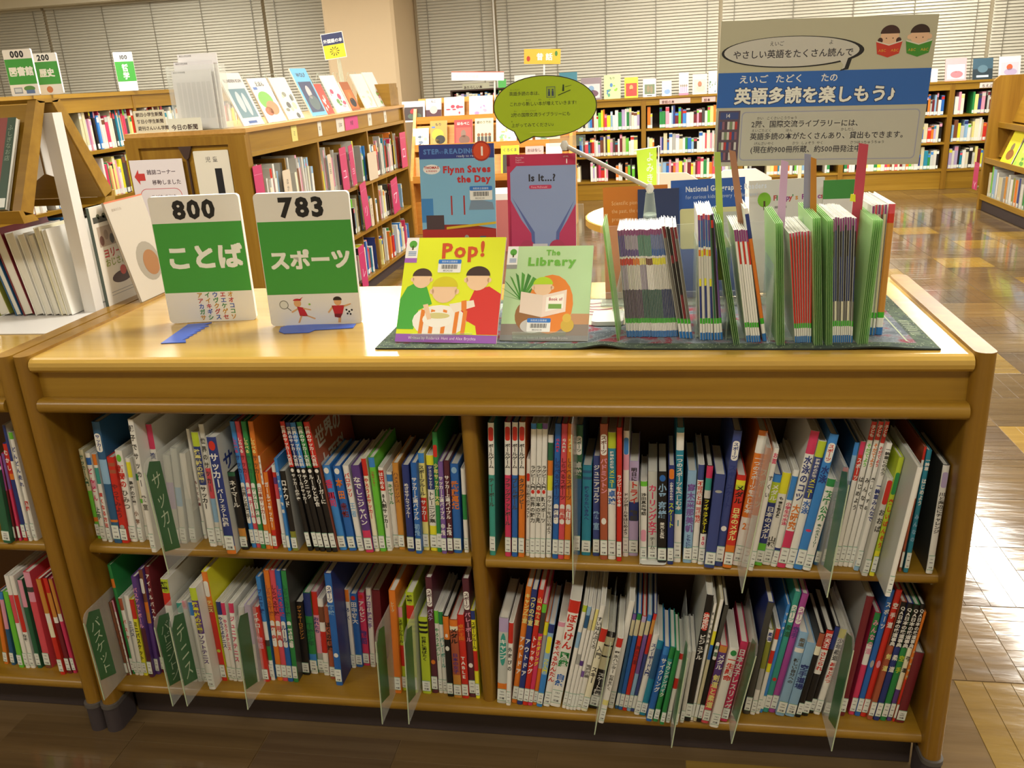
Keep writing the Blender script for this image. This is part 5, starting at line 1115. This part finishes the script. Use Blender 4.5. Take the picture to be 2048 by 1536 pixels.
# newspapers in a clear rack
nr = empty('newspaper_rack', (-1.1, 2.72, IZ)); b = MB(); b.box(0, .25, 0, .003, 0, .3, ACR); b.box(0, .25, .12, .123, 0, .3, ACR); b.box(0, .25, 0, .123, 0, .003, ACG); b.box(.0, .003, 0, .123, 0, .3, ACR); b.box(.247, .25, 0, .123, 0, .3, ACR); obj('clear_case', b, nr)
tag(nr, 'clear rack of folded newspapers on the island end', 'rack')
for k, (x, y, w, h, c) in enumerate([(.012, .02, .205, .275, '#d2cfd0'), (.018, .045, .205, .315, '#d6d3d4'), (.03, .07, .205, .35, '#e2e0df')]):
    M = Matrix.Translation((-1.1+x, 2.72+y, IZ+.004)) @ Matrix.Rotation(-.03, 4, 'X'); b = MB(); b.box(0, w, 0, .008, 0, h, mat(c, .7)); o = obj('newspaper', b, None, M); q = MB(); q.text('朝日小学生新聞', .01, h-.012, .009, INK, 2)
    for i in range(7): q.rect(.02+.026*i, .04+.026*i, .05, h*.8, '#c6c3c4', 1)
    obj('print', q, o); tag(o, ['front folded newspaper in the clear rack', 'middle folded newspaper in the clear rack', 'tallest rear newspaper in the clear rack'][k], 'newspaper', 'newspapers in the clear rack')
def plate(name, M, w, h, lines, s, label, c='#d8d0b4', u=.012, cat='sign', r=.006):
    o = board(name, M, w, h, .003, mat(c, .5), r=r); q = MB()
    for k, t in enumerate(lines): q.text(t, u, h-(k+1)*h/len(lines)*.92+h*.05, s, mat('#4a3a34', .5), 2, .025)
    obj('lettering', q, o); return tag(o, label, cat)
plate('name_plate', place(-1.285, 2.675, IZ+.001), .165, .105, ['朝日小学生新聞', '毎日小学生新聞', '週刊さんいん学聞'], .0205, 'cream plate naming three newspapers on the island end'); plate('name_plate', place(-1.115, 2.675, IZ+.001), .18, .06, ['今日の新聞'], .028, 'cream plate about the newspapers of today in front of the rack', c='#dcdac6', u=.02, r=.002)
# sign for foreign books
so = board('shelf_sign', place(-.985, 4.62, 1.535, .05, 0, -.09), .155, .165, .002, mat('#d8d6ce', .5)); q = MB(); q.rect(.004, .151, .09, .161, '#2c3358', 1); q.rect(.004, .151, .004, .09, '#c8bc2c', 1); q.text('外国語の本', .078, .105, .027, mat('#e8e6e0', .5), 2, .02, center=True)
for k in range(10): a = math.radians(36*k); q.flat([(.078+.006*math.cos(a+.4), .048+.006*math.sin(a+.4)), (.078+.034*math.cos(a-.12), .048+.03*math.sin(a-.12)), (.078+.034*math.cos(a+.12), .048+.03*math.sin(a+.12))], '#4a4420', 2)
obj('print', q, so); obj('clear_stem', MB().tube([(.08, .01, -.334), (.09, .012, 0)], [.02, .012], ACG, 8), so); tag(so, 'navy and yellow foreign books sign on a clear stem', 'sign')
# ---- tall bookcase by the left aisle
LX = -2.25
lb_ = empty('tall_bookcase', (LX, 2.0, 0)); LY = 3.9
def lbx(name, x0, x1, y0, y1, z0, z1, m): return obj(name, bx(x0, x1, y0, y1, z0, z1, m), lb_)
lbx('top_board', -.34, .01, 0, LY, 1.385, 1.41, WY); lbx('fascia', -.02, 0, 0, LY, 1.30, 1.385, WY); lbx('back_board', -.34, -.32, 0, LY, .08, 1.385, WY); lbx('plinth', -.3, -.02, .01, LY-.01, 0, .08, BASE)
for y in (0, .94, 1.34, 2.26, 3.0, LY-.025): lbx('upright', -.32, .004, y, y+.025, .08, 1.385, WZ)
for z in (1.065, .765, .46, .16): lbx('shelf', -.32, 0, 0, LY, z-.022, z, WY)
tag(lb_, 'tall oak bookcase along the left aisle topped by number signs', 'bookcase')
b = rows_of_books(4, LY-.06, (.161, .461, .766, 1.066), .27, .2)
o = obj('book_rows', b, None, Matrix.Translation((LX-.0, 2.03, 0)) @ Matrix.Rotation(math.radians(90), 4, 'Z')); o['kind'] = 'stuff'; tag(o, 'tight rows of small book spines filling the tall left bookcase', 'books')
def art_pc(q, w, h): q.rect(w*.12, w*.42, h*.05, h*.18, '#8a94a0', 2); q.rect(w*.15, w*.39, h*.08, h*.16, '#c8d0d4', 3); q.disc(w*.68, h*.15, w*.2, h*.06, '#5a8a4a', 2); q.rect(w*.55, w*.85, h*.04, h*.12, '#5a74a0', 3)
def art_no(q, w, h): q.disc(w*.5, h*.12, w*.12, h*.08, '#c87a4a', 2)
number_sign(place(-2.36, 3.25, 1.412, .05, 0, 0), .17, .245, '000', '図書館', art_pc, 'white sign reading 000 on the tall left bookcase')
number_sign(place(-2.32, 3.42, 1.412, .05, 0, 0), .16, .225, '200', '歴史', art_no, 'white history sign half hidden behind the 000 sign')
def art_jizo(q, w, h): q.disc(w*.5, h*.12, w*.2, h*.09, '#8a8a80', 2)
o = board('number_sign', place(-2.30, 4.22, 1.412, .72, 0, 0), .12, .245, .012, WHT, r=.004); q = MB(); q.rect(.001, .119, .06, .185, SGR, 1); q.text('100', .06, .2, .035, BLK, 2, .03, center=True); q.text('哲学', .06, .17, .04, mat('#e8ebe2', .5), 2, .03, vert=True, pitch=.05); obj('print', q, o); tag(o, 'narrow white and green sign reading 100 on the tall left bookcase', 'sign', 'white and green subject number signs')
# ---- far wall bookcases
FY, FZ = 8.4, 1.07; XS = [-1.98+1.03*k for k in range(9)]
for i, x in enumerate(XS):
    if x < -1.5: x0 = -1.44; wdt = .49
    else: x0, wdt = x, 1.03
    o = empty('wall_bookcase', (x0, FY, 0)); 
    for a in (0, wdt-.025): obj('upright', bx(a, a+.025, 0, .3, .0, FZ-.02, WZ), o)
    obj('top_board', bx(0, wdt, -.01, .32, FZ-.02, FZ, WX), o); obj('fascia', bx(.025, wdt-.025, .005, .02, .985, FZ-.02, WX), o); obj('back_board', bx(.025, wdt-.025, .29, .3, .2, FZ-.02, DARK), o)
    for z in (.745, .475, .205): obj('shelf', bx(.025, wdt-.025, .004, .29, z-.022, z, WX), o)
    obj('plinth', bx(.025, wdt-.025, .02, .28, 0, .183, WX), o)
    tag(o, 'oak wall bookcase under the blinds '+['behind the rack', 'behind the rack, second bay', 'beside the rack', 'under the green face-out books', 'behind the green banner', 'behind the poster', 'under the pink face-out book', 'past the tall right bookcase', 'in the far corner'][i], 'bookcase', 'bookcases along the back wall')
b = MB()
for i, x in enumerate(XS):
    if x < -1.5: continue
    q = rows_of_books(3, .97, (.206, .476, .746), .235, .17, tmin=.016, tmax=.04); base = len(b.v)
    q.T = None
    for m in q.ms: b.mi(m)
    b.v += [(p[0]+x+.03, p[1]+FY+.01, p[2]) for p in q.v]; b.f += [tuple(k+base for k in f_) for f_ in q.f]; b.m += [b.ms.index(q.ms[k]) for k in q.m]; b.sm += q.sm
o = obj('book_rows', b); o['kind'] = 'stuff'; tag(o, 'rows of small book spines filling the bookcases along the back wall', 'books')
FB = [(1162, 1203, 158, 195, cover('#8a7a80', '#c8c4c4', '#7a9ab8', '#6a4a5a', '', 2), 'grey and maroon'), (1208, 1241, 152, 193, cover('#c8dc9a', '#5a9a78', '#4a7ab0', '#8ab83a', 'もり', 3), 'green and blue patterned'), (1249, 1276, 157, 193, cover('#d8d82c', '#c8382c', '#c8a060', '#c8382c', '', 2), 'yellow and red'), (1286, 1312, 160, 190, cover('#e0ddd6', '#6a7a58', '#8a7a5a', '#3a3a34', '', 0), 'white and mossy'), (1324, 1343, 164, 188, cover('#c8d4e4', '#a8c0dc', '#e0e4ea', '#7a9ac8', '', 2), 'small pale blue'),
      (1358, 1377, 147, 187, cover('#e6e0dc', '#d89ab8', '#8a7a6a', '#c87a9a', '', 5), 'tall white and pink'), (1385, 1414, 150, 187, cover('#dccabc', '#d0bcae', '#a86a4a', '#c8b0a0', '', 2), 'beige oval-print'), (1417, 1434, 144, 185, cover('#e8e6e2', '#8a9a7a', '#7a8a9a', '#5a7a5a', '', 3), 'white dotted'),
      (1028, 1070, 144, 178, cover('#e6e4de', '#c8d0b8', '#8ab08a', '#d8d8c8', '', 3), 'white leafy'), (1118, 1154, 141, 175, cover('#3a7a8a', '#2f6a78', '#5a9aa0', '#2a5a68', '', 2), 'teal'), (996, 1012, 160, 190, cover('#4ab04a', '#3a9a3a', '#6ac05a', '#3a8a3a', '', 3), 'bright green'),
      (1862, 1875, 140, 165, cover('#e6e6e2', '#d0d4d8', '#b8c0c8', '#e0e0dc', '', 3), 'narrow white'), (1890, 1932, 119, 163, cover('#e8a8ac', '#f0ecea', '#f4f2ee', '#d87a84', '', 2), 'pink'), (1945, 1985, 119, 160, cover('#3a5a6c', '#22343e', '#5a7a8a', '#c8d8e0', '', 4), 'dark blue night'), (1997, 2040, 115, 158, cover('#e2dce0', '#c8c8d4', '#d8603a', '#b8a8c8', '', 2), 'white and sunrise-red')]
for x0, x1, y0, y1, p, nm in FB:
    A = hit(x0, y1, 1, FY+.05); B = hit(x1, y1, 1, FY+.05); T = hit(x0, y0, 1, FY+.1); stand_book(place(A.x, FY+.06, FZ+.001, 0, .2), B.x-A.x, min(.3, T.z-FZ+.01), p, nm+' picture book shown on the back wall bookcases', 'face-out books on the back wall bookcases')
for x, w_, t, c, lb in [(1.28, .32, '昔話の本', '#e0b4ac', 'long pink label on the back wall fascia'), (1.72, .14, '絵本', '#dfb0a8', 'short pink label on the back wall fascia'), (4.45, .36, 'ちえぶくろ', '#e4d8d0', 'pale label on the fascia under the night-blue book')]:
    plate('fascia_label', place(x, FY-.003, .992), w_, .05, [t], .034, lb, c=c, u=.02, cat='label', r=0)
# book trolley-like shelf insert beside the banner
b = MB(); b.box(0, .02, 0, .25, 0, 1.0, WZ); b.box(.98, 1.0, 0, .25, 0, 1.0, WZ)
# ---- orange face-out rack
rk = empty('display_rack', (-1.0, 6.5, 0)); OW = wood('maple_orange', '#c07c2c', '#d29240', '#dfa656', 'x'); RWD = 1.5
for a in (0, RWD-.03): b = MB(); b.prism([(0, 0), (.55, 0), (.55, 1.12), (.35, 1.12), (.0, .5)], 0, a, a+.03, OW); obj('side_panel', b, rk)
obj('back_board', bx(.03, RWD-.03, .5, .52, .05, 1.1, OW), rk)
for k, (y, z) in enumerate([(.30, 1.035), (.15, .795), (.0, .525)]):
    b = MB(); b.prism([(y, z-.05), (y+.012, z-.05), (y+.012, z+.012), (y, z+.012)], 0, .03, RWD-.03, OW); b.prism([(y+.012, z-.05), (y+.09, z-.05), (y+.09, z-.03), (y+.012, z-.03)], 0, .03, RWD-.03, OW); t_ = obj('tier', b, rk)
    b = MB(); b.prism([(y+.07, z-.03), (y+.085, z-.03), (y+.155, z+.17), (y+.14, z+.17)], 0, .03, RWD-.03, OW); obj('slanted_back', b, t_)
obj('base_box', bx(.03, RWD-.03, .02, .5, .0, .3, OW), rk)
tag(rk, 'orange wooden rack with three tiers of face-out picture books', 'rack')
RKB = [(0, 803, 849, 204, cover('#dcdad6', '#3a2c28', '#b82a2c', '#4a5a4a', '', 2), 'white with red mask-like figure'), (0, 851, 882, 198, cover('#e2dcd4', '#4a2430', '#c8b0a8', '#d8d0c8', 'ねこ', 4), 'white with dark plum lower half'), (0, 888, 928, 195, cover('#e6e2de', '#c8344a', '#c83a4a', '#c8344a', '', 3), 'white with red dragon-like shapes'), (0, 938, 985, 193, cover('#e8e4e2', '#a888b8', '#c8a0b8', '#e0c8d0', '', 3), 'white with pale violet flowers'), (0, 992, 1030, 196, cover('#e8e6e0', '#c8d0b0', '#d8c8a0', '#b8c8a0', '', 3), 'white with faint leaf print'),
       (1, 820, 852, 258, cover('#e0e4dc', '#a8c8a8', '#7a8aa0', '#4a5a6a', '', 3), 'white with small walking figure'), (1, 855, 889, 243, cover('#b89a4c', '#c8c83a', '#2a2a24', '#b8a05a', 'もり', 1), 'tan with a black animal on yellow'), (1, 904, 941, 241, cover('#a83e3c', '#b8584c', '#8a7060', '#7a5a4a', 'はらぺこ', 2), 'dark red with brown beast'), (1, 946, 983, 238, cover('#e6d8b0', '#4a4a48', '#8a5a3a', '#c8863a', '銀のうでわ', 5), 'cream with four people'), (1, 989, 1030, 238, cover('#e8e6e0', '#d8c88a', '#d8b070', '#8aba8a', '', 3), 'white with yellow sun and green hill'), (1, 1036, 1062, 242, cover('#e4dcc8', '#d8a860', '#c88a4a', '#8a7a5a', '', 3), 'cream with orange dots'), (1, 1068, 1118, 258, cover('#dcd6cc', '#8aa0a8', '#c86a4a', '#6a8a6a', '', 3), 'grey-white with many small scenes'),
       (2, 995, 1032, 293, cover('#d8cf24', '#3a3428', '#2c2820', '#4a4434', 'くろくま', 2), 'yellow with a dark bear shape'), (2, 1045, 1082, 294, cover('#c8a8a0', '#b8c0b8', '#c8443c', '#e8e0d8', 'おはなし', 3), 'pinkish grey with red dots'), (2, 1087, 1120, 288, cover('#e8e4e0', '#e0d4d4', '#dcc8c8', '#d8d0d0', '', 3), 'plain white')]
for ti, x0, x1, y0, p, nm in RKB:
    yy, z = [(.30, 1.035), (.15, .795), (.0, .525)][ti]; A = hit(x0, 250, 1, 6.5+yy); B = hit(x1, 250, 1, 6.5+yy); T = hit(x0, y0, 1, 6.5+yy+.06)
    stand_book(place(A.x, 6.5+yy+.03, z-.029, 0, .3), B.x-A.x, max(.15, (T.z-z+.029)/math.cos(.3)), p, nm+' picture book on the '+['upper', 'middle', 'lower'][ti]+' rack tier', 'face-out books on the orange rack', t=.01)
def pole_sign(x0, x1, y0, y1, Y, zb, paint, label, cx=None):
    A = hit(x0, y1, 1, Y); B = hit(x1, y1, 1, Y); T = hit(x0, y0, 1, Y); w = B.x-A.x; h = T.z-A.z; sl = math.atan2(B.z-A.z, w)
    M = Matrix.Translation((A.x, Y, A.z)) @ Matrix.Rotation(-sl, 4, 'Y'); o = board('pole_sign', M, w, h, .004, mat('#dcd8cc', .5)); q = MB(); paint(q, w, h); obj('print', q, o)
    c = (cx or .55)*w; obj('pole', MB().tube([(c, .012, zb-A.z), (c, .012, h*.3)], .008, mat('#d8d6d0', .3), 8), o); tag(o, label, 'sign', 'signs on poles above the rack')
def p_mukashi(q, w, h): q.rect(0, w, 0, h, '#d2a83c', 1); q.text('昔 話', w*.56, h*.3, h*.5, mat('#f2ede0', .5), 2, .03, center=True); q.disc(w*.12, h*.35, w*.05, h*.18, '#a83a2c', 2); q.disc(w*.88, h*.7, w*.04, h*.18, '#4a7a3a', 2)
def p_white(q, w, h): q.rect(0, w, 0, h, '#e9e7e2', 1); q.rect(0, w, h*.9, h, '#c86a5a', 2); q.text('ものがたり絵本', w*.08, h*.3, h*.4, mat('#c8c4bc', .5), 2)
pole_sign(1048, 1121, 98, 128, 6.86, 1.08, p_mukashi, 'yellow folk tale sign on a white pole above the rack'); pole_sign(903, 1008, 143, 161, 6.9, 1.08, p_white, 'long white sign on a pole above the rack', .82)
# low dark shelf of small books seen over the rack
b = MB(); b.box(0, .62, 0, .02, 0, .02, DARK); b.box(0, .62, .17, .18, 0, .16, DARK); b.box(0, .02, 0, .18, 0, .16, DARK); b.box(.6, .62, 0, .18, 0, .16, DARK); b.box(0, .62, 0, .18, .16, .175, DARK); tag(obj('shelf_box', b, None, Matrix.Translation((-1.0, FY+.05, FZ+.001))), 'small dark book box behind the orange rack', 'box')
q = rows_of_books(1, .56, (.021,), .13, .12, gaps=0, tmin=.02, tmax=.035, lab=False); o = obj('book_rows', q, None, Matrix.Translation((-.97, FY+.055, FZ+.001))); o['kind'] = 'stuff'; tag(o, 'small books in the dark box behind the rack', 'books')
plate('name_plate', place(-.86, FY+.06, FZ+.177), .3, .06, ['あたらしい本'], .035, 'grey plate on the dark book box', c='#b4b49c', r=0)
# ---- reading corner: round table, chairs, banner
rt_ = empty('round_table', (1.47, 3.18, 0)); b = MB(); n = 40
b.prism([(0.59*math.cos(2*math.pi*k/n), 0.59*math.sin(2*math.pi*k/n)) for k in range(n)], 2, .615, .648, mat('#c89a3c', .4)); obj('edge', b, rt_)
b = MB(); b.prism([(.582*math.cos(2*math.pi*k/n), .582*math.sin(2*math.pi*k/n)) for k in range(n)], 2, .6481, .65, mat('#dcd2c8', .35)); obj('table_top', b, rt_)
for k in range(4): a = math.radians(45+90*k); obj('leg', MB().tube([(.42*math.cos(a), .42*math.sin(a), 0), (.38*math.cos(a), .38*math.sin(a), .615)], .025, WZ, 10), rt_)
tag(rt_, 'large round white table with a golden edge in the reading corner', 'table')
bn = empty('mini_banner', (1.13, 3.35, .65)); obj('base', MB().tube([(.13, 0, 0), (.13, 0, .02)], .04, mat('#d8d8d4', .4), 14), bn); obj('pole', MB().tube([(.13, 0, .02), (.13, 0, .33)], .004, mat('#e0e0dc', .4), 8).tube([(.0, 0, .31), (.14, 0, .325)], .003, mat('#e0e0dc', .4), 6), bn)
b = MB(); b.add([(.015, 0, .31), (.12, 0, .32), (.12, 0, .03), (.03, 0, .02)], [(0, 1, 2, 3)], mat('#b9dc3a', .7)); b.add([(.015, .002, .31), (.12, .002, .32), (.12, .002, .03), (.03, .002, .02)], [(3, 2, 1, 0)], mat('#b9dc3a', .7)); f_ = obj('flag', b, bn)
q = MB(); q.text('よみきかせ', .085, .3, .04, mat('#d8e4c8', .5), 2, .02, vert=True, pitch=.055); obj('lettering', q, f_); tag(bn, 'small yellow-green banner on a white pole on the round table', 'banner')
def chair(x, y, rz, c, label):
    o = empty('chair', (x, y, 0), rz); m = mat(c, .5)
    b = MB(); b.prism(stadium(-.2, .2, -.2, .2, .06), 2, .36, .39, m); obj('seat', b, o)
    b = MB(); pr = [(-.22, .5), (-.2, .44), (.2, .44), (.22, .5), (.2, .66), (.1, .72), (-.1, .72), (-.2, .66)]; b.prism(pr, 1, .19, .21, m); obj('backrest', b, o)
    for sx in (-.17, .17):
        for sy in (-.17, .19): obj('leg', MB().tube([(sx, sy, 0), (sx, sy, .5 if sy > 0 else .36)], .013, mat('#b8b4ac', .3, .6), 8), o)
    tag(o, label, 'chair', 'chairs around the round table')
chair(1.30, 4.2, -.2, '#d2c2ac', 'beige chair with a rounded back beyond the round table'); chair(1.80, 4.25, .1, '#ddd4cc', 'white chair beyond the round table'); 
b = MB(); b.box(0, .03, 0, .03, 0, .52, mat('#d8d0ac', .5)); b.box(-.15, .18, -.1, .12, 0, .02, mat('#d8d0ac', .5)); tag(obj('cream_post', b, None, Matrix.Translation((2.62, 7.6, 0))), 'low cream post standing before the back wall bookcases', 'post')
pb = empty('padded_bench', (-.42, 5.6, 0)); obj('cushion', MB().prism(stadium(0, .8, 0, .4, .03), 2, .0, .42, mat('#b86a66', .7)), pb); obj('lid', bx(.0, .8, 0, .4, .42, .47, mat('#e0dcd4', .5)), pb); tag(pb, 'pink padded bench in front of the orange rack', 'bench')
# ---- tall bookcase on the right
rb = empty('right_bookcase', (4.1, 7.04, 0)); RL_ = 3.4
def rbx(name, x0, x1, y0, y1, z0, z1, m, par=rb): return obj(name, bx(x0, x1, y0, y1, z0, z1, m), par)
b = MB(); b.prism([(0, .0), (.5, 0), (.5, 1.1), (.46, 1.14), (.06, 1.14), (.012, 1.1)], 1, -.035, 0, WZ); obj('end_panel', b, rb)
b = MB(); b.prism([(0, .0), (.5, 0), (.5, 1.1), (.46, 1.14), (.06, 1.14), (.012, 1.1)], 1, -RL_, -RL_+.035, WZ); obj('end_panel', b, rb)
rbx('plinth', .03, .47, -RL_+.04, -.04, 0, .1, BASE); rbx('back_board', .47, .49, -RL_+.035, -.035, .1, 1.08, WZ)
for z, d in ((.125, .02), (.445, .02), (.74, .1)):
    rbx('shelf', d, .47, -RL_+.035, -.035, z-.02, z, WY); rbx('lip', d-.012, d, -RL_+.035, -.035, z-.03, z+.015, WY)
b = MB(); b.prism([(.12, .46), (.14, .46), (.24, .72), (.22, .72)], 1, -RL_+.035, -.035, WY); obj('slanted_back', b, rb); b = MB(); b.prism([(.2, .755), (.22, .755), (.3, 1.05), (.28, 1.05)], 1, -RL_+.035, -.035, WY); obj('slanted_back', b, rb)
for y in (-.5, -.78, -1.1, -1.5, -2.0): rbx('bay_divider', .1, .4, y, y+.012, .125, .425, mat('#6a4030', .6))
tag(rb, 'oak bookcase with slanted display tiers standing across the right aisle', 'bookcase')
def right_face(y0, y1, z, h, p, nm, tier):
    M = place(4.1+tier, y0, z, math.radians(-90), .35); stand_book(M, y0-y1, h, p, nm+' picture book on the right bookcase tiers', 'face-out books on the right bookcase')
right_face(6.72, 6.48, .4465, .27, cover('#d8cf22', '#c8c030', '#7a6a4a', '#8a5a2a', '', 2), 'yellow', .035); right_face(6.44, 6.2, .4465, .22, cover('#a9c84a', '#8ab84a', '#c8d86a', '#5a8a3a', '', 3), 'lime green', .035); right_face(6.16, 5.9, .4465, .24, cover('#8ab0d0', '#e0e4e8', '#c86a4a', '#4a6a8a', '', 3), 'light blue', .035)
right_face(6.5, 6.28, .742, .25, cover('#e2dce0', '#b8a8c0', '#c88a9a', '#8aa08a', '', 3), 'white floral', .13); right_face(6.22, 5.95, .742, .25, cover('#d8d4c0', '#8ab84a', '#c8b04a', '#6a8a3a', '', 3), 'cream leafy', .13)
y = 6.93; prev = 'end panel'
for i, (t, h, k) in enumerate([(.05, .21, 'c'), (.03, .27, 'M'), (.07, .25, 'L'), (.03, .23, 'W'), (.09, .2, 'c'), (.05, .22, 'o'), (.04, .24, 'g'), (.05, .21, 'W'), (.03, .23, 'V'), (.06, .22, 'O'), (.04, .24, 'N'), (.05, .2, 'w'), (.04, .23, 'E')]):
    y -= t+.012
    if abs(y+t/2-6.55) < .06: y -= .05
    M = Matrix.Translation((4.135, y+t/2, .1265)) @ Matrix.Rotation(math.radians(-90), 4, 'Z'); o = make_book('book', M, t, h, .22, [(k, 1.0)], '', 'w'); tag(o, CN[k]+' book standing next to the '+prev+' on the right bookcase bottom', 'book', 'books on the right bookcase'); prev = CN[k]+' book'
side_tag(7.10, 6.98, .16, .40, '人', 'pink index plate at the end of the right bookcase', 0, x=4.104, face='-x')
